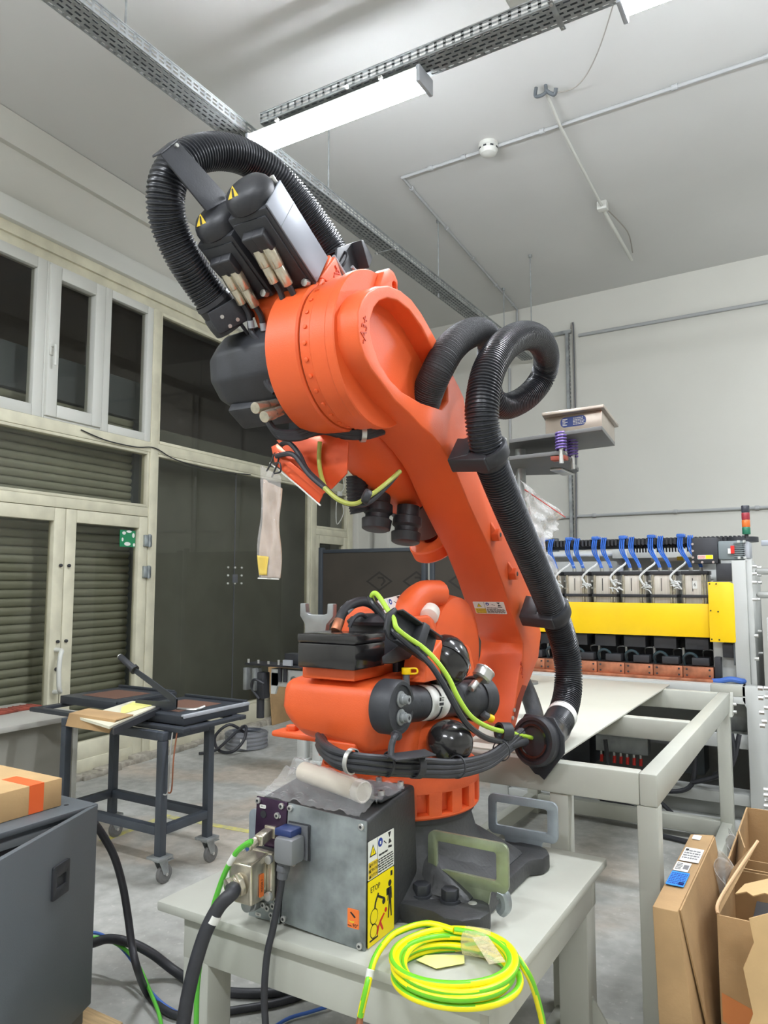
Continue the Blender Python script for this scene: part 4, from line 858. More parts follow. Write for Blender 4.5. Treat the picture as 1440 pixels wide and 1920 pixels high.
# front hose: out of the pocket, round the loop, down along the link
h2a = [(-1.165, 2.223, 2.103), (-1.13, 2.196, 2.152), (-1.09, 2.186, 2.214), (-1.07, 2.24, 2.295), (-1.07, 2.36, 2.373), (-1.1, 2.564, 2.453), (-1.14, 2.755, 2.476), (-1.17, 2.824, 2.421), (-1.19, 2.852, 2.339)]
b = B(); b.corr(h2a, .054, .006, .03, 22); b.build('braided_hose', MESHHOSE, ROB)
h2b = [(-1.19, 2.852, 2.339), (-1.19, 2.89, 2.272), (-1.17, 3.01, 2.262), (-1.12, 3.145, 2.332), (-1.07, 3.209, 2.431), (-1.02, 3.108, 2.496), (-0.985, 2.895, 2.499), (-0.97, 2.664, 2.443), (-0.965, 2.461, 2.343), (-0.96, 2.317, 2.227), (-0.96, 2.258, 2.121), (-0.96, 2.246, 2.029), (-0.96, 2.288, 1.936), (-0.96, 2.351, 1.872), (-0.96, 2.466, 1.772), (-0.96, 2.605, 1.66), (-0.96, 2.767, 1.531), (-0.96, 2.939, 1.386), (-0.955, 3.054, 1.258), (-0.95, 3.096, 1.145), (-0.945, 3.064, 1.04), (-0.94, 2.956, 0.96), (-0.94, 2.84, 0.923)]
b = B(); b.corr(h2b, .0575, .0115, .10, 24); b.build('front_hose', HOSE, ROB)
def clamp(px, dirp, name):
    c = Vector(px); d = (Vector(dirp)-c).normalized()
    b = B(); b.lathe(c, d, [(.056, -.026), (.068, -.026), (.072, -.02), (.072, .02), (.068, .026), (.06, .03), (.058, .045), (.052, .045)], 32)
    F = axes(c, (1, 0, 0), d)
    b.hull([F @ Vector(v) for v in ((.02, -.028, -.075), (.02, .028, -.075), (-.122, -.028, -.06), (-.122, .028, -.06), (.02, -.028, -.05), (.02, .028, -.05), (-.122, -.028, -.0), (-.122, .028, -.0))], bev=.006)
    b.hull([F @ Vector(v) for v in ((-.05, -.028, .07), (-.05, .028, .07), (-.122, -.028, .05), (-.122, .028, .05), (-.05, -.028, .04), (-.05, .028, .04), (-.122, -.028, .0), (-.122, .028, .0))], bev=.006)
    b.hull([F @ Vector(v) for v in ((-.05, -.03, -.045), (-.05, .03, -.045), (-.12, -.03, -.06), (-.12, .03, -.06), (-.05, -.03, .045), (-.05, .03, .045), (-.12, -.03, .06), (-.12, .03, .06))], bev=.005)
    cl = b.build('hose_clamp', BLACKP, ROB)
    g = F @ Vector((.045, 0, .058)); n = (F.to_3x3() @ Vector((.6, 0, .8)))
    B().cyl(g, g+n*.008, .007, n=10, bev=.001).build('clamp_screw', STEEL, cl)
clamp((-0.96, 2.288, 1.931), (-0.96, 2.351, 1.872), 'upper'); clamp((-0.96, 2.939, 1.38), (-0.957, 3.034, 1.285), 'lower')
# hose end flange at the foot of the link
c = Vector((-0.93, 2.612, 0.931)); nd = Vector((-.22, -.95, .12)).normalized()
b = B(); b.lathe(c-nd*.03, nd, [(0, 0), (.086, 0), (.09, .01), (.09, .035), (.082, .045), (.072, .045), (.07, .037), (0, .037)], 40); HE = b.build('hose_end_flange', BLACKP, ROB)
b = B(); b.lathe(c-nd*.03, nd, [(.052, .037), (.06, .046), (.052, .046)], 36); b.build('ring', BLACKG, HE)
F = axes(c-nd*.034, Vector((.96, -.22, 0)), Z1)
b = B(F); b.prism([(-.095, .03), (-.06, .088), (.06, .088), (.1, .03), (.1, -.03), (.016, -.135), (-.004, -.122), (-.022, -.12), (-.13, -.02), (-.12, .01)], Matrix.Translation((0, 0, -.006)), .008, bev=.002); b.build('flange_plate', BLACKM, HE)
b = B(); e = Vector((-0.94, 2.84, 0.923)); f_ = Vector((-0.93, 2.705, 0.928)); b.lathe(e, f_-e+(-nd*.02), [(.055, -.09), (.0575, -.09), (.0575, .03), (.05, .035)], 32); b.tube([h2b[-2], h2b[-1], c-nd*.085, c-nd*.025], .0582, n=28); b.build('hose_cuff', HOSE, HE)
F = axes((-0.895, 2.678, 1.016), (.62, .75, -.2), (-.1, .25, .95))
b = B(); pz = [(-0.94, 2.963, 0.963), (-0.94, 2.901, 0.942)]; b.lathe(pz[0], Vector(pz[1])-Vector(pz[0]), [(.0585, -.016), (.0595, -.014), (.0595, .02), (.0585, .022)], 32); b.build('white_label', PAPER, HE, solid=.001)
b = B(); b.cyl((-0.93, 2.369, 0.96), (-0.935, 2.533, 0.943), .014, n=12); b.build('cable_entry', BLACKP, HE)
b = B(); c3 = Vector((-0.93, 2.324, 1.012)); b.lathe(c3, (.5, .8, -.1), [(.022, -.02), (.03, -.02), (.03, .02), (.022, .02)], 20); b.build('hook_loop_strap', BLACKP, ROB)
b = B(); b.tube([(-1.3, 3.416, 1.081), (-1.26, 3.461, 0.966), (-1.2, 3.391, 0.869), (-1.12, 3.154, 0.845), (-1.02, 2.816, 0.883)], .04, n=14); b.build('inner_hose', MESHHOSE, ROB)

# underside cables and sheet bracket below the drum
for k, o_ in enumerate((0, .012, .024, .03)):
    b = B(); b.tube([(-1.5, 1.792, 2.004), (-1.47, 1.795, 1.964), (-1.44, 1.852, 1.965), (-1.4, 1.926, 1.995), (-1.34, 1.976, 1.981), (-1.28, 2.011, 1.981), (-1.25, 2.069, 2.004)], .010, n=8); 
    for v in b.v: v += Vector((o_*.2, o_*.5, -o_*.6+.008))
    b.build('forearm_cable', RUBBER, ROB)
b = B(); c = Vector((-1.275, 2.003, 1.981)); b.lathe(c, (.6, .6, .05), [(.028, -.008), (.032, -.008), (.032, .008), (.028, .008)], 20); b.build('hose_clip', STEEL, ROB)
SHEET = mat('orange_sheet', (226, 92, 52), .22, .25)
def psheet(name, pts, n, d, m=SHEET):
    P = [Vector(p) for p in pts]; c = P[0]; ex = (P[1]-P[0]).normalized(); nn = Vector(n).normalized(); F = Matrix((ex, nn.cross(ex), nn)).transposed().to_4x4(); F.translation = c
    Fi = F.inverted(); b = B(F); b.prism([tuple((Fi @ p)[:2]) for p in P], Matrix(), d, bev=.0012); return b.build(name, m, ROB)
psheet('sheet_bracket', [(-1.609, 1.98, 1.984), (-1.428, 1.98, 2.004), (-1.311, 1.98, 1.948), (-1.317, 1.98, 1.847), (-1.379, 1.98, 1.799), (-1.459, 1.98, 1.832)], (0, -1, 0), .006)
psheet('sheet_wing', [(-1.566, 1.9, 1.945), (-1.539, 1.9, 1.953), (-1.344, 1.9, 1.788), (-1.354, 1.9, 1.775), (-1.372, 1.9, 1.742), (-1.549, 1.9, 1.886)], (0, -1, 0), .005)
b = B(); b.tube([(-1.566, 1.89, 1.89), (-1.446, 1.89, 1.804), (-1.359, 1.89, 1.737)], .0028, n=6, sm=False); b.build('bare_edge', PAPER, ROB)
psheet('sheet_flange', [(-1.542, 1.885, 1.915), (-1.527, 1.885, 1.925), (-1.331, 1.885, 1.779), (-1.35, 1.885, 1.77)], (0, -1, 0), .004)
b = B(); b.tube([(-1.56, 1.92, 1.947), (-1.499, 1.9, 1.953), (-1.44, 1.88, 1.909), (-1.4, 1.87, 1.853), (-1.347, 1.87, 1.807), (-1.273, 1.88, 1.745), (-1.23, 1.95, 1.741), (-1.2, 2.02, 1.797), (-1.195, 2.1, 1.858)], .0085, n=8); b.build('loose_cable', RUBBER, ROB)
b = B(); b.tube([(-1.523, 1.87, 1.906), (-1.446, 1.86, 1.902), (-1.382, 1.86, 1.833), (-1.327, 1.865, 1.788)], .0085, n=8); b.build('loose_cable', RUBBER, ROB)
GY = mat('ground_cable_dull', (170, 176, 84), .45)
b = B(); b.tube([(-1.325, 1.862, 1.789), (-1.277, 1.87, 1.749), (-1.238, 1.9, 1.737), (-1.217, 1.96, 1.769), (-1.194, 2.01, 1.807), (-1.185, 2.09, 1.858)], .0075, n=8); b.build('ground_cable', GY, ROB)
b = B(); b.tube([(-1.414, 1.96, 1.958), (-1.417, 1.96, 1.901), (-1.387, 1.93, 1.842), (-1.327, 1.87, 1.789)], .0075, n=8); b.build('ground_cable', GY, ROB)
b = B(); b.cyl((-1.224, 1.925, 1.766), (-1.208, 1.94, 1.757), .024, n=20, bev=.005); b.build('rubber_grommet', BLACKP, ROB)
b = B(); b.tube([(-1.536, 1.87, 1.881), (-1.493, 1.85, 1.878), (-1.489, 1.85, 1.85), (-1.531, 1.87, 1.849)], .003, n=6); b.build('cable_tie', BLACKP, ROB)

# ---------------------------------------------------------------- pedestal under the robot
PD = thing('pedestal_table', (-1.235, 2.16, 0), 'pale grey welded steel pedestal table carrying the orange robot', 'table')
b = B(); b.box(-1.77, -.70, 1.64, 2.68, .52, .55, bev=.008); b.build('top_plate', GREYP, PD)
b = B(); b.box(-1.68, -.735, 1.665, 1.715, .40, .52, bev=.004); b.build('apron_rail', GREYP, PD)
b = B(); b.box(-1.68, -.735, 2.60, 2.65, .40, .52, bev=.004); b.build('apron_rail', GREYP, PD)
for x in (-1.68, -.785):
    b = B(); b.box(x, x+.05, 1.715, 2.60, .40, .52, bev=.004); b.build('apron_rail', GREYP, PD)
for x, y in ((-1.68, 1.665), (-.835, 1.665), (-.835, 2.54), (-1.68, 2.54)):
    b = B(); b.box(x, x+.1, y, y+.1, .012, .41, bev=.006); lg = b.build('leg', GREYP, PD)
    B().box(x-.06, x+.16, y-.06, y+.16, 0, .012, bev=.004).build('foot_plate', GREYP, lg)
    for sx in (-.035, .135):
        b = B(); b.cyl((x+sx, y-.035, .012), (x+sx, y-.035, .026), .012, n=6); b.build('anchor_bolt', STEEL, lg)
    b = B(); b.prism([(0, 0), (.08, 0), (0, .12)], axes((x+.1, y+.045, .012), X1, Z1), .01); b.build('gusset', GREYP, lg)

# ---------------------------------------------------------------- work table in front of the press
BZ = .1154      # floor level in the drawing of the press group (it is enlarged 13:12 when it is set in place)
WT = thing('work_table', (-1.0, 3.5, BZ), 'long pale grey steel frame table with a plate top in front of the press', 'table')
TX0, TX1, TY0, TY1 = -1.62, -.485, 2.47, 4.47
def rail(x0, x1, y0, y1, z0, z1, nm='rail'): B().box(x0, x1, y0, y1, z0, z1, bev=.006).build(nm, GREYP, WT)
rail(TX1-.055, TX1, TY0, TY1, .80, .90); rail(TX0, TX1-.055, TY0, TY0+.055, .80, .90); rail(TX0, TX1-.055, TY1-.055, TY1, .80, .90)
rail(TX0, TX0+.055, TY0+.055, TY1-.055, .80, .90); rail(TX0+.055, TX1-.055, 3.46, 3.52, .81, .897)
for x, y in ((TX1-.065, TY0), (TX1-.065, TY1-.065), (TX0, TY0), (TX0, TY1-.065), (-.835, TY0+.01)): rail(x, x+.065, y, y+.065, BZ, .80, 'leg')
rail(TX0+.06, TX1-.06, TY1-.06, TY1-.005, .15, .23); rail(TX1-.06, TX1-.005, TY0+.06, TY1-.06, .15, .23); rail(TX0, TX0+.055, TY0+.065, TY1-.06, .15, .23)
b = B(); b.prism([(TX0-.02, TY0+.05), (-.815, TY0+.05), (-.815, TY1+.13), (TX0-.02, TY1+.13)], Matrix.Translation((0, 0, .8985)), .008, bev=.002); b.build('top_plate', mat('pale_plate', (206, 206, 194), .4, var=.05, vscale=2), WT)
b = B(); b.hull([(TX1+.0, TY1-.06, .78), (TX1, TY1+.02, .78), (TX1, TY1+.02, .9), (TX1+.014, TY1-.06, .78), (TX1+.014, TY1+.02, .78), (TX1+.014, TY1+.02, .9)]); b.build('bolt_plate', GREYP, WT)
for z in (.80, .84): B().cyl((TX1+.014, TY1, z), (TX1+.03, TY1, z), .009, n=6).build('bolt', STEEL, WT)

# ---------------------------------------------------------------- press with a row of cylinders
PX = thing('welding_press', (-1.2, 5.0, BZ), 'large grey multi-head welding press with yellow guard, steel cylinders and blue hoses', 'machine')
def pbox(nm, x0, x1, y0, y1, z0, z1, m=None, bev=.004, par=None, kind=None): return B().box(x0, x1, y0, y1, z0, z1, bev=bev).build(nm, m or MACHW, par or PX, kind=kind)
pbox('guard_plate', -1.95, -.59, 4.742, 4.748, 1.172, 1.368, YELLOW, .001)
GC = B(); GC.prism([(-.605, 1.15), (-.475, 1.15), (-.468, 1.157), (-.468, 1.485), (-.49, 1.497), (-.605, 1.497)], axes((0, 4.73, 0), X1, Z1), .012, bev=.001); GC = GC.build('end_cover', YELLOW, PX)
for x, z in ((-.595, 1.485), (-.56, 1.485), (-.595, 1.33), (-.555, 1.325), (-.595, 1.165), (-.555, 1.163)): B().cyl((x, 4.718, z), (x, 4.714, z), .0045, n=8).build('screw', INK, GC)
pbox('beam', -1.95, -.50, 4.86, 5.0, 1.19, 1.36, DKGREY)
# back cabinet and its rounded window frame
pbox('back_panel', -1.95, -.42, 5.42, 5.46, 1.15, 1.72)
b = B(axes((0, 5.40, 0), X1, Z1)); b.prism(rrect(-1.85, -1.24, 1.40, 1.70, .05), Matrix(), .02, [rrect(-1.82, -1.27, 1.43, 1.68, .04)], bev=.003); b.build('window_frame', SILVER, PX)
pbox('upper_beam', -1.3, -.62, 5.33, 5.40, 1.66, 1.74, MACHW)
pbox('cable_duct', -1.95, -.55, 5.1, 5.2, 1.72, 1.745, DKGREY)
b = B()
for k in range(62): x = -1.93+k*.0245; b.box(x, x+.012, 4.98, 5.1, 1.735, 1.778)
for k in range(26): x = -1.1+k*.0185; b.box(x, x+.008, 5.08, 5.1, 1.69, 1.735)
b.box(-1.95, -.40, 5.0, 5.09, 1.74, 1.765); b.lathe((-.45, 5.05, 1.74), Z1, [(0, 0), (.10, 0), (.10, .03), (0, .03)], 28); b.build('energy_chain', BLACKM, PX, kind='stuff')
pbox('light_bar', -1.03, -.81, 5.28, 5.32, 1.635, 1.66, WHITEP); pbox('light_bar_end', -.86, -.82, 5.27, 5.28, 1.64, 1.665, LABYD, .001)
ALU = mat('cylinder_aluminium', (212, 206, 194), .38, .25, var=.08, vscale=3, stretch=(30, 1, 1))
def cylinder(i, x):
    b = B(); b.box(x, x+.148, 4.80, 4.94, 1.36, 1.54, bev=.008); c = b.build('cylinder', ALU, PX)
    for dx in (.014, .118, .136): B().cyl((x+dx, 4.797, 1.36), (x+dx, 4.797, 1.54), .0075, n=10).build('tie_rod', NICKEL, c)
    B().box(x-.003, x+.151, 4.79, 4.95, 1.54, 1.563, bev=.003).build('top_cap', BLACKP, c)
    B().box(x-.003, x+.151, 4.786, 4.95, 1.402, 1.42, bev=.002).build('clamp_band', BLACKP, c)
    B().box(x+.06, x+.064, 4.798, 4.8, 1.44, 1.52).build('sensor_slot', INK, c)
    B().cyl((x+.05, 4.84, 1.563), (x+.05, 4.84, 1.585), .012, n=6).build('fitting', STEEL, c)
    B().cyl((x+.11, 4.84, 1.563), (x+.11, 4.84, 1.585), .012, n=6).build('fitting', STEEL, c)
    for z in (1.50, 1.455): B().cyl((x+.154, 4.86, z), (x+.172, 4.86, z), .011, n=12).build('port', STEEL, c)
    b = B(); b.box(x+.01, x+.14, 4.78, 4.93, 1.095, 1.165, bev=.004); b.build('head_block', BLACKP, c)
    b = B(); b.cyl((x+.07, 4.85, 1.165), (x+.07, 4.85, 1.19), .02, n=14); b.build('rod_end', STEEL, c)
    return c
WHC = mat('white_lead', (222, 224, 222), .45); BTUBE = mat('blue_air_tube', (58, 108, 196), .22)
rr = random.Random(3)
for i in range(7):
    x = -.762-i*.179; cylinder(i, x)
    for k, (ex, top) in enumerate(((x+.05, -.06), (x+.11, -.05))):
        for j in range(3):
            tx = x+.02+top*(.5 if k else 1)+j*.012+(.08 if k else 0)*.3
            b = B(); b.tube([(ex+j*.006-.006, 4.84, 1.58), (ex+(tx-ex)*.25+j*.004, 4.85, 1.62), (tx+.01, 4.92, 1.70), (tx, 4.99, 1.785), (tx-.004, 5.03, 1.77)], .0048, n=6, res=4); b.build('air_tube', BTUBE, PX)
    b = B(); b.box(x-.05, x+.0, 4.97, 5.05, 1.775, 1.80, bev=.008); b.build('tube_bundle_tie', BTUBE, PX)
    if i < 6:
        b = B(); b.tube([(x+.0, 4.95, 1.70), (x+.02, 4.86, 1.62), (x-.02, 4.80, 1.575), (x-.06, 4.78, 1.53), (x-.05, 4.775, 1.50), (x-.03, 4.77, 1.47)], .007, n=6, res=4); b.build('white_lead', WHC, PX)
        b = B()
        for j in range(7):
            p = Vector((x-.05+rr.uniform(-.02, .03), 4.775, 1.50-rr.uniform(0, .05))); q = p+Vector((rr.uniform(.0, .05), -.008, rr.uniform(-.03, .01)))
            b.tube([p, p.lerp(q, .5)+Vector((.006, -.008, .006)), q], .0042, n=5, res=3)
        b.build('plug_cluster', WHC, PX, kind='stuff')
stick('cylinder_tag', axes((-.70, 4.7975, 1.455), X1, Z1), .026, .05, [('t', 1, '6', .013, .025, .03)], SM, PX)
# gear motor and gearbox on top right
GB = pbox('gearbox', -.685, -.545, 4.72, 4.86, 1.605, 1.755, BLACKM, .004)
for z in (1.72, 1.68, 1.64, 1.615): B().cyl((-.68, 4.72, z), (-.68, 4.712, z), .007, n=10).build('screw', STEEL, GB)
for x in (-.63, -.57): B().cyl((x, 4.72, 1.612), (x, 4.712, 1.612), .007, n=10).build('screw', STEEL, GB)
stick('type_label', axes((-.655, 4.718, 1.63), X1, Z1), .085, .024, [('r', 2, .045, .083, .001, .023), ('l', 5, .003, .043, .002, .022, 3)], [PAPER, INK, LABY, INKBLUE, LABY, INKRED], GB)
MG = mat('motor_grey', (122, 132, 134), .45)
b = B(); b.box(-.545, -.41, 4.73, 4.87, 1.625, 1.735, bev=.01); GM = b.build('gear_motor', MG, PX)
for k in range(8): B().box(-.46, -.40, 4.722, 4.73, 1.64+k*.011, 1.645+k*.011).build('cooling_fin', MG, GM)
B().box(-.41, -.375, 4.73, 4.87, 1.63, 1.73, bev=.012).build('fan_cover', SILVER, GM)
B().box(-.475, -.455, 4.715, 4.722, 1.66, 1.705).build('red_tag', INKRED, GM); B().box(-.49, -.475, 4.716, 4.722, 1.66, 1.69).build('white_tag', PAPER, GM)
for z in (1.628, 1.722): 
    for x in (-.44, -.41): B().box(x, x+.015, 4.718, 4.73, z, z+.014, bev=.002).build('lug', MACHW, GM)
pbox('motor_bracket', -.56, -.44, 4.74, 4.90, 1.50, 1.605, BLACKM, .003)
SLt = thing('stack_light', (-.42, 5.1, 1.77), 'red, orange and green stack light on top of the press', 'signal lamp')
for k, (nm, c) in enumerate((('green', (40, 110, 84)), ('orange', (214, 112, 50)), ('red', (150, 50, 60)), ('black', (60, 62, 70)))):
    b = B(); z = 1.79+k*.045; b.lathe((-.42, 5.1, z), Z1, [(0, 0), (.022, 0), (.024, .004), (.024, .041), (.022, .045), (0, .045)], 20); b.build('lens' if k < 3 else 'buzzer_cap', mat('lens_'+nm, c, .25), SLt)
B().cyl((-.42, 5.1, 1.765), (-.42, 5.1, 1.79), .012, n=12).build('stem', BLACKP, SLt)
# right hand column
b = B(); b.box(-.475, -.40, 4.72, 5.3, .88, 1.62, bev=.006); b.build('column', MACHW, PX)
b = B(); b.prism([(4.74, .1), (5.3, .1), (5.3, 1.55), (4.9, 1.62), (4.74, 1.62)], axes((-.40, 0, 0), Y1, Z1), .03, bev=.003); CP = b.build('side_plate', MACHW, PX)
for px in ((-0.37, 4.783, 1.586), (-0.37, 5.123, 1.585), (-0.37, 4.76, 1.543), (-0.37, 5.097, 1.539), (-0.37, 4.734, 1.494), (-0.37, 5.111, 1.493), (-0.37, 4.683, 1.398), (-0.37, 4.935, 1.393), (-0.37, 4.943, 1.205), (-0.37, 4.678, 1.196), (-0.37, 4.946, 1.077), (-0.37, 4.645, 1.072)):
    B().cyl(px, Vector(px)+Vector((.022, 0, 0)), .010, n=8).build('bolt', STEEL, CP)
pbox('lower_column', -.60, -.40, 4.80, 5.2, .92, 1.16, MACHW)
pbox('slide_block', -.545, -.48, 4.76, 4.80, 1.06, 1.14, BLACKP); pbox('slide_rail', -.485, -.47, 4.74, 4.80, 1.02, 1.16, DKGREY, .002)
pbox('round_bar', -.37, .5, 4.95, 4.99, 1.54, 1.58, STEEL, .018); pbox('round_bar', -.37, .5, 4.95, 4.99, 1.40, 1.44, STEEL, .018)
pbox('side_cabinet', -.30, .6, 4.6, 5.4, BZ, 1.30, MACHW); pbox('rear_cabinet', -.30, .7, 5.5, 5.9, BZ, 1.72, mat('brown_grey_board', (96, 92, 84), .7))
pbox('rear_rail', -.36, .9, 5.38, 5.42, 1.73, 1.765, SILVER, .003)
# electrode row
for k in range(7):
    x = -.76-k*.1685
    c = pbox('electrode_bar', x, x+.165, 4.73, 4.78, .935, 1.0, COPPER, .002)
    for dx in (.02, .145):
        for z in (.95, .985): B().cyl((x+dx, 4.73, z), (x+dx, 4.726, z), .006, n=8).build('screw', BLACKM, c)
    pbox('clamp_block', x+.045, x+.14, 4.76, 4.86, 1.005, 1.05, BLACKP)
    b = B(); b.tube([(x+.0, 4.80, 1.0), (x+.0, 4.77, 1.05), (x+.035, 4.76, 1.075), (x+.07, 4.77, 1.055), (x+.075, 4.80, 1.0)], .009, n=8, res=4); b.build('water_hose', mat('teal_hose', (44, 62, 68), .35) if k == 0 else bpy.data.materials['teal_hose'], PX)
    b = B(); b.cyl((x-.01, 4.83, 1.0), (x-.01, 4.83, 1.1), .008, n=8); b.build('terminal_post', STEEL, PX)
    b = B(); b.tube([(x+.09, 4.9, 1.04), (x+.1, 4.85, 1.085), (x+.15, 4.85, 1.09), (x+.165, 4.9, 1.05)], .004, n=6, res=3); b.build('thin_lead', GALV, PX)
pbox('electrode_backing', -1.95, -.575, 4.78, 4.9, .92, 1.0, BLACKP)
pbox('inner_shade', -1.95, -.6, 5.05, 5.1, .92, 1.17, BLACKM)
pbox('copper_shelf', -1.95, -.595, 4.70, 4.80, .918, .935, COPPER, .002)
pbox('end_bracket', -.59, -.555, 4.74, 4.86, .92, 1.06, BLACKP)
pbox('front_ledge', -1.95, -.60, 4.62, 4.8, .86, .918)
b = B(); b.tube([(-.60, 4.72, .925), (-.56, 4.71, .93), (-.5, 4.7, .945), (-.44, 4.72, .935), (-.42, 4.8, .94)], .016, n=10); b.build('blue_hose', BLUECAB, PX)
pbox('bed_rail', -1.95, -.42, 4.62, 4.74, .82, .86); pbox('bed_plate', -.60, -.42, 4.62, 5.2, .86, .92, GREYP)
# lower frame of the press
b = B(axes((0, 4.64, 0), X1, Z1)); b.prism([(-.42, BZ), (-.30, BZ), (-.30, .9), (-.38, .92), (-.44, .92), (-.44, .84), (-.42, .80)], Matrix.Translation((0, 0, -.08)), .10, bev=.004); b.build('end_frame', MACHW, PX)
for px in ((-0.29, 3.734, 1.028), (-0.29, 4.061, 0.988), (-0.29, 3.739, 0.985), (-0.29, 4.102, 0.942), (-0.29, 3.759, 0.919), (-0.29, 4.039, 0.9), (-0.29, 3.755, 0.862), (-0.29, 3.88, 0.861), (-0.29, 3.796, 0.576), (-0.29, 3.783, 0.556), (-0.29, 3.826, 0.522), (-0.29, 3.785, 0.509), (-0.29, 3.8, 0.483)):
    B().cyl(px, Vector(px)+Vector((.02, 0, 0)), .011, n=8).build('frame_bolt', STEEL, PX)
pbox('frame_beam', -1.95, -.42, 4.70, 4.82, .56, .64); pbox('frame_beam', -1.95, -.42, 4.66, 4.80, .26, .32); pbox('frame_web', -1.95, -.42, 4.74, 4.76, .17, .27, mat('web_grey', (158, 160, 156), .5)); pbox('frame_foot', -1.95, -.42, 4.66, 4.80, BZ, .17)
pbox('upper_web', -.62, -.42, 4.80, 4.82, .64, .83, GALV)
pbox('frame_leg', -1.965, -1.84, 4.65, 5.3, BZ, 1.75); pbox('rear_sheet', -1.83, -.42, 5.3, 5.34, BZ, .86, mat('rear_sheet_grey', (186, 188, 186), .5))
TB = pbox('terminal_block', -1.32, -1.0, 4.85, 4.93, .43, .53, GALV, .003)
for k in range(7):
    x = -1.285+k*.04; B().cyl((x, 4.845, .365), (x, 4.855, .41), .010, n=8).build('red_terminal', INKRED, TB); B().cyl((x, 4.845, .41), (x, 4.845, .43), .007, n=6).build('lug', STEEL, TB)
    B().cyl((x, 4.89, .53), (x, 4.89, .545), .008, n=6).build('top_screw', STEEL, TB)
pbox('transformer', -1.8, -1.36, 4.85, 5.2, .32, .56, BLACKM); pbox('transformer', -.9, -.7, 5.0, 5.2, .32, .5, DKGREY)
for k, pts in enumerate(([(-1.6, 4.6, .5), (-1.3, 4.55, .35), (-1.0, 4.6, .3), (-.8, 4.62, .15)], [(-1.5, 4.62, .45), (-1.35, 4.58, .25), (-1.05, 4.58, .19), (-.9, 4.6, .14)], [(-1.2, 4.62, .55), (-1.18, 4.6, .3), (-1.25, 4.56, .14)], [(-.7, 4.66, .55), (-.72, 4.62, .35), (-.85, 4.6, .3), (-1.0, 4.62, .32)], [(-.46, 4.6, .66), (-.5, 4.58, .5), (-.58, 4.6, .42), (-.72, 4.62, .36)], [(-.5, 4.6, .66), (-.49, 4.58, .55), (-.54, 4.6, .46), (-.6, 4.62, .42)], [(-.95, 4.36, .132), (-.8, 4.33, .131), (-.62, 4.3, .13), (-.5, 4.34, .13)])):
    b = B(); b.tube(pts, .013, n=8); b.build('power_lead', RUBBER, PX)

# spring-mounted gripper on a slim stand
GR = thing('vacuum_gripper', (-1.48, 4.2, .907), 'steel gripper box with a blue label on dark plates and purple springs', 'gripper')
STL = mat('satin_steel_warm', (176, 164, 152), .32, .75, var=.08, vscale=6)
def slab(nm, pts, t, m): 
    b = B(); b.hull([tuple(p) for p in pts]+[(p[0], p[1], p[2]+t) for p in pts], bev=.002); return b.build(nm, m, GR)
BRN = mat('anthracite_plate', (92, 92, 90), .45)
slab('base_plate', [(-1.534, 3.979, 2.29), (-0.978, 3.872, 2.29), (-1.033, 4.375, 2.29), (-1.279, 4.415, 2.29), (-1.702, 4.411, 2.29)], .022, BRN)
slab('lower_plate', [(-1.489, 3.858, 2.17), (-1.171, 3.825, 2.17), (-1.279, 4.474, 2.17), (-1.34, 4.569, 2.17), (-1.711, 4.431, 2.17)], .022, BRN)
bx = slab('housing', [(-1.319, 3.981, 2.312), (-0.991, 3.924, 2.312), (-1.037, 4.392, 2.312), (-1.414, 4.501, 2.312)], .098, STL)
b = B(); pts = [(-1.314, 3.909, 2.41), (-0.968, 3.88, 2.41), (-1.022, 4.432, 2.41), (-1.435, 4.507, 2.41)]; b.hull([tuple(p) for p in pts]+[(p[0], p[1], p[2]+.018) for p in pts], bev=.003); b.build('cover', STL, GR)
pa, pb = Vector((-1.319, 3.981, 2.312)), Vector((-0.991, 3.924, 2.312)); ex = (pb-pa).normalized()
F = axes(pa+ex*(pb-pa).length*.28+Vector((0, 0, .03)), ex, Z1)
b = B(F); b.prism(rrect(0, .15, 0, .055, .024), Matrix.Translation((0, 0, .0005)), .0015)
b.text('SCHMALZ', Matrix.Translation((.105, .043, .0025)), .013, .0006, 1)
rr2 = random.Random(5)
for z in (.034, .026, .018, .01):
    x = .075
    while x < .135: l = rr2.uniform(.006, .014); b.box(x, x+l, z-.0018, z+.0018, .002, .0026, 1); x += l+.003
for z in (.044, .036, .028, .02, .012): b.box(.012, .012+rr2.uniform(.015, .035), z-.0018, z+.0018, .002, .0026, 1)
b.build('type_label', [mat('label_navy', (36, 60, 130), .4), PAPER], GR, flat=True)
def spring(px, z0, z1):
    c = Vector(px); n = 60
    b = B(); b.tube([(c.x+.026*math.cos(i*.62), c.y+.026*math.sin(i*.62), z0+(z1-z0)*i/n) for i in range(n+1)], .006, n=6, sm=False); b.cyl((c.x, c.y, z0-.07), (c.x, c.y, z1), .012, n=12, m=1); b.build('spring', [PURPLE, STEEL], GR)
spring((-1.187, 3.833, 2.19), 2.195, 2.29); spring((-1.194, 4.068, 2.19), 2.195, 2.29)
b = B(); c = Vector((-1.206, 3.862, 2.17)); b.box(c.x-.04, c.x+.04, c.y-.03, c.y+.03, 2.145, 2.168, bev=.003); b.build('stop_block', TERRA, GR)
b = B(); c = Vector((-1.309, 4.508, 2.17)); b.box(c.x-.08, c.x-.01, c.y-.25, c.y, 2.155, 2.168, bev=.002); b.build('guide_strip', STEEL, GR)
b = B(); b.cyl((-1.55, 4.2, .907), (-1.55, 4.2, 2.3), .03, n=16); b.cyl((-1.55, 4.2, .907), (-1.55, 4.2, .92), .08, n=20); b.build('stand_post', GALV, GR)
def set_in_place(root, loc, f): root.location = loc; root.scale = (f, f, f)
set_in_place(WT, (-1.0833, 3.7917, 0), 13/12); set_in_place(PX, (-1.3, 5.4167, 0), 13/12); set_in_place(GR, (-1.6033, 4.55, .8576), 13/12)
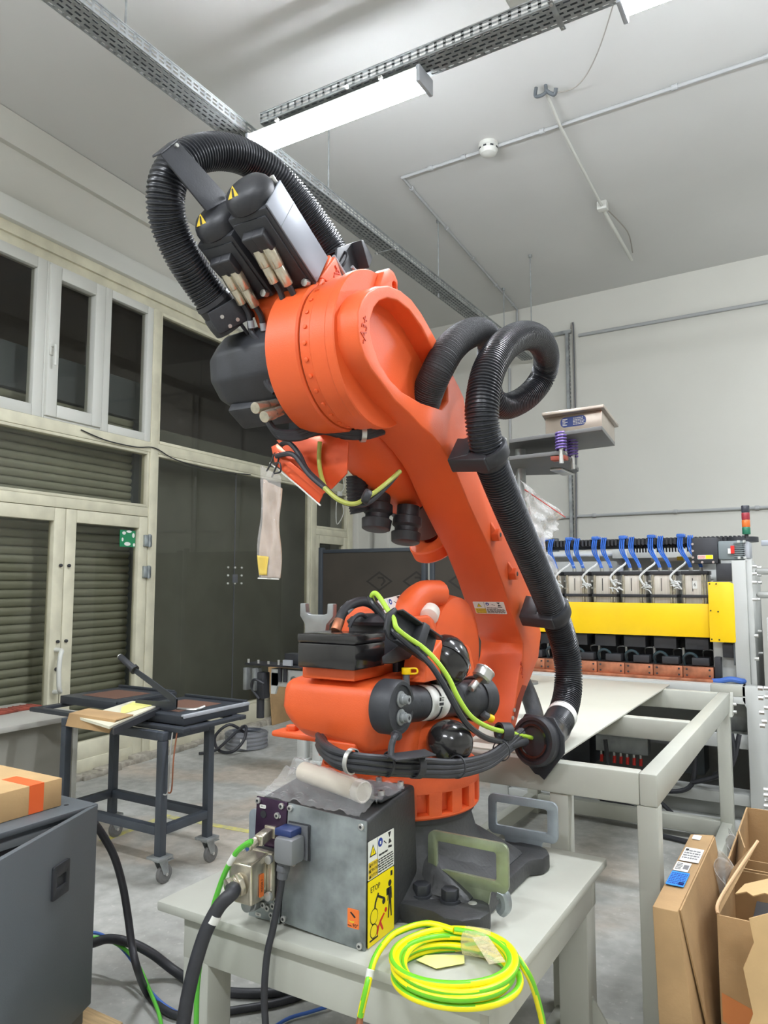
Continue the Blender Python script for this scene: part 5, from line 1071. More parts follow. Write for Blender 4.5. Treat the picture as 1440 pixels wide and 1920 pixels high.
# perforated channel with cables on the back wall, above the press
CHN = thing('cable_channel', (-2.545, 8.573, 1.997), 'vertical perforated strut with cables on the back wall behind the gripper box', 'cable channel')
pt, pb_ = Vector((-2.518, 8.571, 4.481)), Vector((-2.547, 8.573, 1.922)); 
b = B(axes(pb_, Z1, (.998, -.056, 0))); L_ = (pt-pb_).length
b.box(0, L_, -.02, .02, -.02, -.017); b.box(0, L_, -.02, -.017, -.02, .02)
for k in range(int(L_/.05)): b.box(k*.05, k*.05+.028, .017, .02, -.02, .02)
b.box(0, L_, .017, .02, -.02, -.006); b.build('strut', GALV, CHN)
for dx in (.035, .05): 
    b = B(); b.tube([pb_+Vector((dx, -.01, 0)), pb_.lerp(pt, .5)+Vector((dx+.01, -.01, 0)), pt+Vector((dx, -.01, 0)), pt+Vector((dx-.02, -.005, .03))], .008, n=8); b.build('cable', WIRE if dx < .04 else GREYCAB, CHN)
b = B(axes(pt, (-.998, .056, 0), Z1)); b.box(-.02, .6, -.02, .02, -.02, .0); 
for k in range(11): b.box(k*.05, k*.05+.028, -.022, .022, -.002, .003)
b.build('strut_return', GALV, CHN)

# ---------------------------------------------------------------- dark cabinet with an ajar door, lower left
CB2 = thing('control_cabinet', (-2.4, 1.3, 0), 'charcoal steel control cabinet with its front door ajar, lower left', 'cabinet')
b = B(); b.box(-2.75, -2.10, .95, 1.655, .10, .76, bev=.004); b.build('body', DKGREY, CB2)
B().box(-2.76, -2.075, .94, 1.665, .762, .78, bev=.004).build('top_panel', DKGREY, CB2)
b = B(); b.box(-2.099, -2.09, 1.0, 1.63, .722, .745, bev=.002); b.build('inner_trim', mat('trim_grey', (120, 124, 126), .5), CB2)
B().box(-2.0995, -2.095, 1.0, 1.62, .14, .72).build('interior_shade_sheet', SHADEBLK, CB2)  # black sheet on the solid body, stands in for shade behind the door
F = axes((-2.09, 1.655, .165), (.385, -.923, 0), Z1)
b = B(F); b.box(0, .74, 0, .612, -.018, .0, bev=.003); DR = b.build('door', DKGREY, CB2)
b = B(F); hx, hz = .165, .41; b.prism(rrect(hx, hx+.085, hz, hz+.095, .006, 3), Matrix.Translation((0, 0, -.025)), .007, [rrect(hx+.018, hx+.067, hz+.03, hz+.062, .003, 2)], bev=.0015); b.box(hx+.018, hx+.067, hz+.03, hz+.062, -.0195, -.0182); b.build('recessed_handle', BLACKM, DR)
B().cyl((-2.15, 1.6, .78), (-2.15, 1.6, .7805), .008, n=12).build('screw_hole', SHADEBLK, CB2)
for x in (-2.7, -2.2): B().box(x, x+.08, .95, 1.65, .085, .10, bev=.002).build('foot_rail', BLACKM, CB2)
PL = thing('wooden_pallet', (-2.35, 1.3, 0), 'bare wooden pallet under the charcoal cabinet', 'pallet')
WOOD = mat('pale_wood', (206, 176, 130), .8, var=.15, vscale=8, stretch=(1, 12, 12))
for k in range(6): B().box(-2.8, -2.02, .9+k*.145, 1.02+k*.145, .065, .085, bev=.002).build('deck_board', WOOD, PL)
for x in (-2.8, -2.45, -2.1):
    B().box(x, x+.08, .9, 1.745, .0, .065, bev=.002).build('bearer', WOOD, PL)
CBX = thing('cardboard_box', (-2.35, 1.35, .78), 'closed flat cardboard box with orange tape on the charcoal cabinet', 'box')
b = B(); b.box(-2.58, -2.155, 1.0, 1.585, .781, .868, bev=.002); b.build('carton', CARDL, CBX)
for x in (-2.37,): B().box(-2.58, -2.155, 1.29, 1.294, .868, .8688).build('flap_seam', CARD, CBX)
OTAPE = mat('orange_tape', (242, 110, 56), .4)
b = B(); b.box(-2.30, -2.1545, 1.47, 1.52, .8682, .8688); b.box(-2.1546, -2.154, 1.47, 1.52, .782, .8685); b.build('orange_tape', OTAPE, CBX)
b = B(); b.box(-2.56, -2.40, 1.47, 1.51, .8682, .8687); b.build('orange_tape', OTAPE, CBX)
# cables from behind the cabinet
def cable(name, pts, r, m, label, res=8):
    b = B(); b.tube(pts, r, n=12, res=res); return b.build(name, m, label=label, cat='cable')
cable('power_cable', [(-2.158, 1.72, 0.687), (-2.156, 1.75, 0.644), (-2.154, 1.8, 0.559), (-2.153, 1.84, 0.449), (-2.144, 1.86, 0.338), (-2.122, 1.86, 0.255), (-2.08, 1.85, 0.191), (-2.189, 1.997, 0.015), (-2.062, 1.955, 0.015), (-1.969, 1.962, 0.015), (-1.869, 2.052, 0.015), (-1.745, 2.19, 0.015), (-1.666, 2.337, 0.015)], .013, RUBBER, 'dark cable dropping in a long curve from behind the charcoal cabinet')
cable('power_cable', [(-2.539, 1.975, 0.1), (-2.483, 1.993, 0.12), (-2.424, 2.016, 0.14), (-2.344, 2.05, 0.13), (-2.276, 2.094, 0.09), (-2.188, 2.134, 0.03), (-2.044, 2.128, 0.017), (-1.898, 2.166, 0.017), (-1.757, 2.266, 0.017), (-1.631, 2.425, 0.017)], .017, RUBBER, 'thick black cable leaving the cabinet sideways across the floor')
cable('signal_cable', [(-2.539, 2.009, 0.14), (-2.498, 2.038, 0.13), (-2.406, 2.044, 0.11), (-2.33, 2.04, 0.08), (-2.265, 2.028, 0.05), (-2.152, 1.985, 0.03), (-2.034, 1.976, 0.008), (-1.848, 1.978, 0.008)], .006, BLUECAB, 'thin blue cable running from the cabinet over the floor')
cable('signal_cable', [(-2.497, 1.988, 0.14), (-2.46, 2.021, 0.13), (-2.356, 2.035, 0.11), (-2.248, 2.012, 0.08), (-2.133, 1.96, 0.05), (-2.049, 1.919, 0.03), (-1.975, 1.87, 0.015), (-1.843, 1.766, 0.01)], .0065, GREENCAB, 'green cable running from the cabinet down to the floor')
cable('signal_cable', [(-1.672, 2.044, 0.01), (-1.656, 2.137, 0.012), (-1.614, 2.202, 0.014), (-1.579, 2.256, 0.016)], .006, BLUECAB, 'thin blue cable on the floor under the pedestal')
b = B(); b.tube([(-1.904, 2.179, 0.006), (-1.878, 2.178, 0.006), (-1.856, 2.199, 0.006)], .004, n=6); b.build('wire_scrap', BLACKM, label='short black wire scrap lying on the floor under the pedestal', cat='scrap')

# ---------------------------------------------------------------- yellow-green earth cable coil hanging over the pedestal corner
def yg_mat():
    m = bpy.data.materials.new('earth_cable_stripe'); m.use_nodes = True; nt = m.node_tree; N = nt.nodes; L = nt.links; p = N['Principled BSDF']; p.inputs['Roughness'].default_value = .35
    at = N.new('ShaderNodeAttribute'); at.attribute_name = 'stripe'; r = N.new('ShaderNodeValToRGB'); r.color_ramp.interpolation = 'CONSTANT'
    r.color_ramp.elements[0].color = lin((112, 200, 40)); r.color_ramp.elements[1].position = .5; r.color_ramp.elements[1].color = lin((246, 232, 20))
    L.new(at.outputs['Fac'], r.inputs[0]); L.new(r.outputs[0], p.inputs['Base Color']); return m
YGM = yg_mat()
def ygbuild(b, n, twist, name, parent, **k):
    o = b.build(name, YGM, parent, **k); a = o.data.attributes.new('stripe', 'FLOAT', 'POINT')
    vals = [0.0]*len(o.data.vertices)
    for i in range(len(vals)):
        ring, j = divmod(i, n); ph = (j/n*2*PI+ring*twist) % (2*PI); vals[i] = 1.0 if (2*ph) % (2*PI) < PI*1.1 else 0.0
    a.data.foreach_set('value', vals); return o
EC = thing('earth_cable_coil', (-0.852, 1.768, 0.555), 'yellow and green striped earth cable coiled on the front corner of the pedestal', 'cable')
cc = Vector((-0.812, 1.692, 0.56)); pts = []
for k in range(7*24+1):
    a = 2*PI*k/24+2.0; lay = k/24
    rad = .136+.011*math.sin(lay*2.4)+.004*math.sin(a*2+lay)
    pts.append((cc.x+rad*math.cos(a)+.004*math.sin(lay*1.7), cc.y+rad*math.sin(a), .5592+.0068*lay+.003*math.sin(a*1.5+lay)+.001))
b = B(); P = smooth(pts, 3); b.sweep(P, [.0085]*len(P), 16); ygbuild(b, 16, .02, 'coil', EC)
b = B(); b.tube([pts[-1], (-0.948, 1.808, 0.605), (-0.996, 1.737, 0.6), (-1.009, 1.688, 0.585), (-1.011, 1.649, 0.565), (-0.994, 1.6, 0.553), (-0.992, 1.58, 0.526), (-0.998, 1.575, 0.496), (-1.004, 1.575, 0.471)], .0085, n=16); ygbuild(b, 16, .03, 'left_tail', EC)
b = B(); b.cyl((-0.994, 1.604, 0.566), (-0.994, 1.597, 0.549), .0095, n=12); b.build('white_marker', PAPER, EC)
b = B(); b.cyl((-1.004, 1.575, 0.471), (-1.008, 1.575, 0.446), .007, .010, n=8); b.build('crimp_lug', COPPER, EC)
b = B(); b.tube([pts[0], (-0.756, 1.814, 0.6), (-0.7, 1.798, 0.59), (-0.67, 1.787, 0.57), (-0.66, 1.807, 0.531), (-0.655, 1.835, 0.471), (-0.65, 1.849, 0.416), (-0.65, 1.86, 0.331)], .0085, n=16); ygbuild(b, 16, .03, 'right_tail', EC)
TAPE = film('clear_tape', (232, 222, 186), .36, .2)
b = B(axes((-0.817, 1.816, 0.585), (.9, .2, .0), (-.2, .9, .1))); b.box(-.03, .045, -.03, .03, -.022, .03, bev=.012); b.build('clear_tape_wrap', TAPE, EC)
b = B(axes((-0.777, 1.781, 0.612), (.7, -.7, -.1), (.7, .7, .0))); b.box(-.02, .09, -.02, .022, -.0006, .0006); b.build('tape_tail', TAPE, EC)
NP = B(axes((-0.93, 1.717, 0.556), (.9, .3, 0), (-.3, .9, 0))); NP.prism([(0, 0), (.055, -.03), (.12, .01), (.115, .05), (.06, .04), (.02, .03)], Matrix(), .0012); NP.build('paper_note', mat('pale_yellow_paper', (236, 232, 150), .7), label='torn pale yellow paper note lying inside the cable coil', cat='paper')
NP = B(axes((-0.922, 1.795, 0.559), (.9, .3, 0), (-.3, .9, 0))); NP.box(0, .03, 0, .02, 0, .001); NP.build('paper_note', PAPER, label='tiny white paper scrap on the yellow note in the coil', cat='paper')

# cartridge in a clear bag on the connector housing
CR = thing('grease_cartridge', (-1.14, 1.671, 0.95), 'cream grease cartridge lying in a clear bag on the connector housing', 'cartridge')
p = Vector((-1.375, 1.835, .934)); q = Vector((-1.115, 1.765, .926))
b = B(); d = (q-p).normalized(); L_ = (q-p).length; b.lathe(p, d, [(0, 0), (.028, 0), (.0285, .004), (.0285, L_-.03), (.027, L_-.028)], 28); b.build('tube_body', mat('cream_tube', (222, 210, 190), .4), CR)
b = B(); b.lathe(p, d, [(.0, L_-.028), (.0285, L_-.028), (.030, L_-.024), (.030, L_-.002), (.027, L_), (.024, L_-.003), (0, L_-.003)], 28); b.build('end_cap', WHITEP, CR)
b = B(); rr4 = random.Random(2)
xd, yd = perp(d)
for k in range(10):
    a = 2.6+.16*k
    t = .03
    while t < L_-.06:
        l = rr4.uniform(.006, .02); 
        vs = [p+d*(t+dl)+(xd*math.cos(a+da)+yd*math.sin(a+da))*.0288 for dl, da in ((0, -.04), (l, -.04), (l, .04), (0, .04))]
        if rr4.random() < .75: b.add(vs, [(0, 1, 2, 3)])
        t += l+.004
b.build('print', INKG, CR, kind='stuff')
FILM = film('clear_bag_film', (236, 236, 236), .10, .06)
def bag(name, F, nx, ny, fn, label, m, solid=.0006, parent=None):
    vs = []; fs = []
    for j in range(ny+1):
        for i in range(nx+1): vs.append(fn(i/nx, j/ny))
    for j in range(ny):
        for i in range(nx): a = j*(nx+1)+i; fs.append((a, a+1, a+nx+2, a+nx+1))
    b = B(F); b.add(vs, fs); return b.build(name, m, parent, label=label, cat=None if parent else 'bag', solid=solid)
rb = random.Random(4); ph = [rb.uniform(0, 6) for _ in range(8)]
def bagfn(u, v):
    x = -1.45+u*.38; y = 1.70+v*.235; cy = 1.835-(x+1.375)/.26*.07
    h = .034*math.exp(-((y-cy)/.032)**2) if -1.40 < x < -1.07 else .012*math.exp(-((y-cy)/.03)**2)
    base = .889+.024*v
    w = .004*math.sin(23*u+ph[0]+5*v)+.004*math.sin(37*v+ph[1]+9*u)+.003*math.sin(51*(u+v)+ph[2])
    return (x+.01*math.sin(9*v), y-.03*u, base+h*1.95+abs(w)*1.3)
bag('plastic_bag', None, 60, 34, bagfn, 'crumpled clear plastic bag around the cream cartridge on the base', FILM)

# zip bag with pinkish sheets hanging below the sheet bracket
ZB = thing('hanging_zip_bag', (-1.557, 1.89, 1.868), 'long zip bag with pinkish paper hanging from the orange sheet bracket', 'bag')
tl, tr, bl, br = [Vector(v) for v in ((-1.602, 1.89, 1.886), (-1.514, 1.89, 1.84), (-1.604, 1.89, 1.51), (-1.517, 1.89, 1.507))]
def hang(off, u0=0, u1=1, v0=0, v1=1, amp=.006):
    def f(u, v):
        uu_ = u0+(u1-u0)*u; vv_ = v0+(v1-v0)*v; p = tl.lerp(tr, uu_).lerp(bl.lerp(br, uu_), vv_)
        return (p.x, p.y+off+amp*math.sin(9*uu_+6*vv_)+amp*.7*math.sin(17*uu_-11*vv_), p.z)
    return f
bag('paper_insert', None, 14, 40, hang(.004, .04, .96, .12, .99), None, mat('pinkish_paper', (206, 180, 160), .6, col2=(186, 160, 136), var=.1, vscale=14), .001, ZB)
bag('film_front', None, 14, 40, hang(-.004), None, film('zip_bag_film', (230, 225, 220), .22, .1), .0004, ZB)
B().tube([bl+Vector((0, -.006, 0)), bl.lerp(br, .5)+Vector((0, -.006, 0)), br+Vector((0, -.006, 0))], .0022, n=6).build('bottom_seal', PAPER, ZB)
bag('yellow_corner', None, 6, 8, hang(-.006, .03, .5, .8, .97), None, mat('yellow_leaflet', (224, 196, 96), .6), .0006, ZB)
b = B(); b.tube([tl.lerp(tr, .3)+Vector((0, -.004, -.01)), (-1.553, 1.88, 1.887), (-1.542, 1.885, 1.919), (-1.522, 1.88, 1.895), tl.lerp(tr, .55)+Vector((0, -.004, -.02))], .003, n=6); b.build('tie_loop', BLACKP, ZB)
# clear zip bag with a red strip behind the straight hose
ZC = thing('clear_zip_bag', (-0.985, 2.866, 1.777), 'clear zip bag with a red stripe tucked behind the straight hose', 'bag')
q0 = [Vector(v) for v in ((-0.985, 2.66, 1.883), (-0.985, 3.206, 1.793), (-0.985, 2.795, 1.625), (-0.985, 3.029, 1.692))]
def zf(u, v):
    a = q0[0].lerp(q0[1], u); c = Vector(q0[2]).lerp(q0[3], u); p = a.lerp(c, v); return (p.x+.01*math.sin(9*u+7*v)+.006*math.sin(21*v-8*u), p.y, p.z)
bag('film', None, 24, 24, zf, None, film('cloudy_film', (232, 232, 230), .34, .15), .0005, ZC)
bag('pouch', None, 10, 30, lambda u, v: tuple(Vector((-0.988, 2.724, 1.828)).lerp(Vector((-0.988, 3.062, 1.522)), v)+Vector((.012*math.sin(12*v+3*u), .05*(u-.5), .03*(u-.5)+.008*math.sin(25*v)))), None, bpy.data.materials['cloudy_film'], .0005, ZC)
B().tube([q0[0].lerp(q0[2], .14)+Vector((.012, 0, 0)), q0[0].lerp(q0[1], .5).lerp(q0[2].lerp(q0[3], .5), .14)+Vector((.012, 0, 0)), q0[1].lerp(q0[3], .14)+Vector((.012, 0, 0))], .0018, n=6).build('red_zip', INKRED, ZC)

# ---------------------------------------------------------------- trolley with paper cutters
TR = thing('trolley', (-3.3, 2.88, 0), 'blue-grey square tube trolley on castors with two guillotines on top', 'trolley')
TXa, TXb, TYa, TYb = -3.70, -2.90, 2.70, 3.07; w = .042
for x, y in ((TXa, TYa), (TXb-w, TYa), (TXb-w, TYb-w), (TXa, TYb-w)):
    lg = B().box(x, x+w, y, y+w, .14, .70, bev=.004).build('leg', TROLLEYM, TR)
    B().box(x-.025, x+w+.025, y-.025, y+w+.025, .128, .142, bev=.003).build('castor_plate', GALV, TR)
    cx, cy = x+w/2, y+w/2
    b = B(); b.hull([(cx-.018, cy-.025, .128), (cx-.018, cy+.03, .128), (cx-.016, cy+.045, .05), (cx-.016, cy+.015, .045), (cx-.022, cy-.025, .128), (cx-.022, cy+.03, .128), (cx-.02, cy+.045, .05)]); b.hull([(cx+.018, cy-.025, .128), (cx+.018, cy+.03, .128), (cx+.016, cy+.045, .05), (cx+.016, cy+.015, .045), (cx+.022, cy-.025, .128), (cx+.022, cy+.03, .128), (cx+.02, cy+.045, .05)]); b.box(cx-.02, cx+.02, cy-.026, cy+.03, .115, .128); CS = b.build('castor_fork', GALV, TR)
    b = B(); b.lathe((cx-.014, cy+.03, .046), X1, [(.008, 0), (.03, 0), (.034, .003), (.044, .004), (.046, .008), (.046, .02), (.044, .024), (.034, .025), (.03, .028), (.008, .028)], 28); b.build('wheel', mat('grey_tyre', (110, 110, 108), .6) if 'grey_tyre' not in bpy.data.materials else bpy.data.materials['grey_tyre'], CS)
    B().cyl((cx-.024, cy+.03, .046), (cx+.024, cy+.03, .046), .008, n=10).build('axle', STEEL, CS)
    b = B(); b.box(cx-.012, cx+.012, cy+.03, cy+.085, .10, .106, bev=.002); b.build('brake_pedal', GALV, CS)
for z in (.24, .70):
    for y in (TYa, TYb-w): B().box(TXa+w, TXb-w, y, y+w, z, z+w, bev=.003).build('long_rail', TROLLEYM, TR)
    for x in (TXa, TXb-w): B().box(x, x+w, TYa+w, TYb-w, z, z+w, bev=.003).build('cross_rail', TROLLEYM, TR)
for y in (TYa, TYb-w):
    for x in (TXa, TXb-w): B().box(x, x+w, y, y+w, .70, .742, bev=.003).build('corner_block', TROLLEYM, TR)
DKM = mat('dark_cutter_metal', (56, 60, 66), .45, .2)
for y0, y1 in ((2.74, 2.79), (3.16, 3.21)): B().box(-4.05, -2.80, y0, y1, .742, .765, bev=.004).build('top_angle', DKM, TR)
for x0 in (-4.05, -3.45, -2.85): B().box(x0, x0+.05, 2.79, 3.16, .744, .763, bev=.003).build('cross_angle', DKM, TR)
B().box(-3.6, -2.95, 2.80, 3.15, .746, .76).build('shelf_sheet', DKM, TR)
b = B(); b.tube([(-2.88, 2.745, .74), (-2.87, 2.72, .6), (-2.875, 2.72, .46), (-2.9, 2.715, .44), (-2.92, 2.715, .455)], .004, n=6); b.build('hook_wire', STEEL, TR)
b = B(); b.tube([(-2.86, 2.76, .76), (-2.852, 2.73, .62), (-2.855, 2.725, .47), (-2.875, 2.722, .45)], .004, n=6); b.build('hook_wire', COPPER, TR)
def guillotine(x0, x1, y0, y1, label, lever):
    t = thing('guillotine_cutter', ((x0+x1)/2, (y0+y1)/2, .765), label, 'paper cutter')
    b = B(); b.box(x0, x1, y0, y1, .766, .812, bev=.004); b.build('base', DKM, t)
    B().box(x0+.01, x1-.01, y1-.02, y1, .812, .828, bev=.003).build('fence', DKM, t)
    B().box(x0+.1, x1-.12, y0+.08, y1-.1, .812, .8135).build('rubber_mat', mat('brown_rubber', (100, 70, 56), .8) if 'brown_rubber' not in bpy.data.materials else bpy.data.materials['brown_rubber'], t)
    B().box(x1-.02, x1+.004, y0, y1, .80, .818, bev=.002).build('edge_rail', SILVER if lever else DKM, t)
    if lever:
        pa, pb = Vector((x0+.02, y0+.1, .835)), Vector((-3.415, 2.85, 1.07))
        b = B(); pts = [Vector((x0+.05, y0+.08, .832)), Vector((-2.99, 2.87, .857)), Vector((-3.10, 2.86, .93)), Vector((-3.30, 2.852, 1.02))]
        P = smooth(pts, 6)
        for i in range(len(P)-1):
            wv = .035-.018*i/len(P); b.hull([P[i]+Vector((0, dy, dz)) for dy in (-.004, .004) for dz in (-wv, wv*.5)]+[P[i+1]+Vector((0, dy, dz)) for dy in (-.004, .004) for dz in (-wv, wv*.5)])
        b.build('blade_arm', DKM, t)
        b = B(); b.cyl(P[-1], (-3.415, 2.85, 1.082), .019, .017, n=16, bev=.004); b.cyl((-3.415, 2.85, 1.082), (-3.42, 2.85, 1.086), .014, n=12, m=1); b.cyl(P[-1]+Vector((.008, 0, -.006)), P[-1]+Vector((-.008, 0, .004)), .026, n=16); b.build('handle', [BLACKP, STEEL], t)
        b = B(); b.tube([(x1-.2, y0+.12, .818), (x1-.08, y0+.15, .818), (x1-.05, y0+.2, .83)], .008, n=8); b.build('clamp_bar', STEEL, t)
    return t
guillotine(-4.02, -3.50, 2.92, 3.36, 'black guillotine base on the left end of the trolley, blade hidden', 0)
guillotine(-3.36, -2.86, 2.80, 3.30, 'black guillotine with its long curved blade arm raised, on the trolley', 1)
BD = thing('cream_board', (-3.55, 2.85, .815), 'cream and yellow board lying across the trolley between the guillotines', 'board')
b = B(); pts = [(-2.895, 2.368, 0.83), (-3.191, 2.967, 0.83), (-3.398, 2.93, 0.83), (-3.211, 2.448, 0.83)]; b.hull([tuple(p) for p in pts]+[(p[0], p[1], p[2]-.012) for p in pts]); b.build('board', mat('cream_board', (226, 222, 200), .35), BD)
b = B(); b.hull([tuple(Vector(v)+Vector((0, 0, dz))) for v in ((-3.091, 2.592, 0.832), (-3.197, 2.95, 0.832), (-3.353, 2.899, 0.832), (-3.266, 2.747, 0.832)) for dz in (0, .0012)]); b.build('yellow_sheet', mat('yellow_film', (238, 236, 140), .4), BD)
b = B(); b.hull([tuple(Vector(v)+Vector((0, 0, dz))) for v in ((-2.852, 2.36, 0.826), (-3.132, 2.928, 0.826), (-3.183, 2.96, 0.826), (-2.889, 2.381, 0.826)) for dz in (0, -.03)]); e_ = b.build('black_edge', BLACKM, BD)
CF = B(); P = [Vector(v) for v in ((-3.363, 2.505, 0.834), (-3.314, 2.526, 0.838), (-3.063, 2.604, 0.838), (-3.11, 2.567, 0.834))]
q = [(-3.56, 2.64, 0.783), (-3.14, 2.6, 0.805), (-3.148, 2.59, 0.735), (-3.56, 2.63, 0.705)]
q0, q1 = Vector((-3.3, 2.453, 0.842)), Vector((-2.949, 2.445, 0.842)); dn = Vector((-.01, -.012, -.062)); bk = Vector((-.06, .16, -.004)); off = Vector((0, .006, -.002))
CF.hull([q0, q1, q0+dn, q1+dn+Vector((-.02, 0, 0)), q0+off, q1+off, q0+dn+off, q1+dn+off+Vector((-.02, 0, 0))]); CF.hull([q0, q1, q0+bk, q1+bk, q0+Vector((0, 0, -.005)), q1+Vector((0, 0, -.005)), q0+bk+Vector((0, 0, -.005)), q1+bk+Vector((0, 0, -.005))])
CF.build('cardboard_flap', CARD, label='folded brown cardboard sheet draped over the front of the trolley', cat='cardboard')
# desk with terracotta tiles
DK = thing('desk', (-4.75, 2.9, 0), 'warm grey desk with drawer fronts at the glass front, left edge', 'desk')
b = B(); b.box(-4.86, -4.12, 1.6, 3.22, .628, .66, bev=.003); b.build('desk_top', mat('pale_desk_top', (176, 174, 166), .45), DK)
b = B(); b.box(-4.85, -4.20, 1.62, 3.15, .0, .628, bev=.002); b.build('carcass', BENCHG, DK)
for y0, y1 in ((1.64, 2.10), (2.11, 2.52), (2.53, 3.14)): B().box(-4.202, -4.185, y0, y1, .02, .62, bev=.002).build('front_panel', BENCHG, DK)
B().box(-4.85, -4.183, 3.145, 3.18, 0, .628, bev=.002).build('side_panel', mat('pale_edge', (190, 190, 182), .5), DK)
tn = 0
for (x, y, a, lab) in ((-4.60, 2.55, .1, 'terracotta tile at the left edge of the photo'), (-4.64, 2.74, -.1, 'second terracotta tile in the row on the desk'), (-4.58, 2.90, .15, 'terracotta tile in the middle of the desk row'), (-4.60, 3.08, .0, 'terracotta tile at the right end of the row'), (-4.61, 2.65, .4, 'terracotta tile lying on two others')):
    z = .661 if tn < 4 else .683
    F = Matrix.Translation((x, y, z)) @ Matrix.Rotation(a, 4, 'Z')
    b = B(F); b.box(-.06, .06, -.085, .085, 0, .018, bev=.003)
    for k in (-.05, 0, .05): b.box(-.058, .058, k-.004, k+.004, .018, .0205)
    b.build('terracotta_tile', TERRA, label=lab, cat='tile', group='tiles on the desk'); tn += 1

# cable coil and cardboard sheet by the glass front
KC = thing('wrapped_cable_coil', (-4.62, 5.3, 0), 'coil of dark cable wrapped in film on the floor by the glass', 'cable coil')
b = B(); 
for z in range(4):
    for r_ in (.15, .18): b.lathe((-4.62, 5.3, .02+z*.034), Z1, [(r_+.016*math.cos(a), .016*math.sin(a)) for a in [2*PI*i/8 for i in range(9)]], 32)
b.build('coil', mat('blue_grey_cable', (84, 88, 96), .5), KC)
b = B(); b.lathe((-4.62, 5.3, 0), Z1, [(.13, .01), (.205, .01), (.21, .08), (.2, .15), (.13, .155)], 32); b.build('stretch_film', FILM, KC, solid=.0006)
b = B(); b.box(-4.52, -4.45, 5.105, 5.11, .03, .11); b.build('label', PAPER, KC)
b = B(); b.tube([(-4.55, 5.2, .15), (-4.60, 5.05, .24), (-4.70, 4.98, .14), (-4.66, 4.98, .03), (-4.5, 4.98, .03), (-4.44, 5.06, .12), (-4.5, 5.15, .22), (-4.58, 5.1, .16), (-4.64, 4.93, .04), (-4.76, 4.85, .012)], .013, n=8); b.build('loose_end', RUBBER, KC)
b = B(WL); b.prism([(0, 0), (.62, 0), (.62, .62), (0, .60)], axes((2.28, -.15, .0), X1, (0, .10, 1)), .012, bev=.002); b.build('cardboard_sheet', CARD, label='plain cardboard sheet standing on the floor against the glass front', cat='cardboard')

# white stand with gripper tooling behind the robot
ST = thing('tooling_stand', (-3.35, 4.6, 0), 'white steel stand with black and aluminium tooling behind the robot', 'stand')
for x in (-3.47, -3.33): 
    b = B(); b.box(x, x+.07, 4.55, 4.62, .02, .70, bev=.004); b.box(x-.012, x+.082, 4.54, 4.63, .16, .185, bev=.003); lg = b.build('leg', MACHW, ST); B().box(x-.03, x+.1, 4.52, 4.65, 0, .02, bev=.004).build('foot_plate', MACHW, lg)
B().box(-3.72, -3.2, 4.54, 4.63, .70, .83, bev=.004).build('beam', MACHW, ST)
b = B(); b.hull([(-3.72, 4.54, .8), (-3.62, 4.54, .8), (-3.72, 4.54, .64), (-3.68, 4.54, .64), (-3.72, 4.56, .8), (-3.62, 4.56, .8), (-3.72, 4.56, .64), (-3.68, 4.56, .64)]); b.build('gusset', MACHW, ST)
B().box(-3.95, -3.2, 4.5, 4.66, .85, .866, bev=.003).build('tool_plate', BLACKP, ST)
B().box(-3.6, -3.25, 4.55, 4.65, .868, .95, bev=.004).build('tool_block', BLACKM, ST)
rr5 = random.Random(9)
for k in range(7): x = -3.93+k*.1; B().cyl((x, 4.52, .866), (x, 4.52, .885+.02*rr5.random()), .010, n=8).build('stud', STEEL, ST)
for x in (-3.95, -3.86): B().box(x, x+.035, 4.48, 4.56, .66, .83, bev=.004).build('pneumatic_slide', GALV, ST)
B().box(-3.84, -3.76, 4.5, 4.58, .60, .8, bev=.01).build('valve_block', BLACKP, ST)
for x in (-3.62, -3.57): B().cyl((x, 4.525, .74), (x, 4.525, .84), .016, n=12).build('bellows', BLACKP, ST)
b = B(); b.lathe((-3.50, 4.53, .76), Y1, [(.018, 0), (.026, 0), (.026, .008), (.018, .008)], 16); b.build('eye_bolt', GALV, ST)
B().cyl((-3.82, 4.54, .45), (-3.82, 4.54, .60), .03, n=14).build('vacuum_filter', BLACKP, ST)
B().box(-3.56, -3.48, 4.48, 4.5, .868, .91).build('clear_block', SILVER, ST)
b = B(); b.tube([(-3.8, 4.5, .6), (-3.86, 4.48, .68), (-3.82, 4.46, .75), (-3.74, 4.48, .72)], .01, n=8); b.build('hose', RUBBER, ST)

# dark fence panels in front of the back wall
FPM = mat('brown_film_panel', (74, 68, 60), .55, var=.12, vscale=2)
FRM = mat('fence_frame_steel', (66, 72, 78), .5)
def fence(x0, x1, y, label, marks):
    t = thing('fence_panel', ((x0+x1)/2, y, 0), label, 'fence panel')
    for x in (x0, x1-.05): B().box(x, x+.05, y-.03, y+.03, 0, 1.885 if x == x0 else 1.91, bev=.003).build('post', FRM, t)
    for z in (.05, 1.82): B().box(x0+.05, x1-.05, y-.015, y+.015, z, z+.04, bev=.002).build('rail', FRM, t)
    B().box(x0+.05, x1-.05, y-.006, y+.006, .09, 1.82).build('board', FPM, t)
    mk = mat('board_print', (48, 44, 40), .7) if 'board_print' not in bpy.data.materials else bpy.data.materials['board_print']
    for mx, mz in marks:
        F = axes((mx, y-.0065, mz), X1, Z1); b = B(F)
        o = [(0, .11), (.17, 0), (0, -.11), (-.17, 0)]; i_ = [(0, .085), (.135, 0), (0, -.085), (-.135, 0)]
        b.prism(o, Matrix(), .001, [i_]); b.prism([(-.02, .05), (.05, .05), (.085, .0), (.03, -.055), (.02, -.04), (.055, 0), (.035, .03), (-.02, .03)], Matrix(), .001)
        b.text('HVVI', Matrix.Translation((.0, -.36, .0008)) @ Matrix.Rotation(-PI/2, 4, 'Z'), .17, .001)
        b.build('printed_mark', mk, t)
    return t
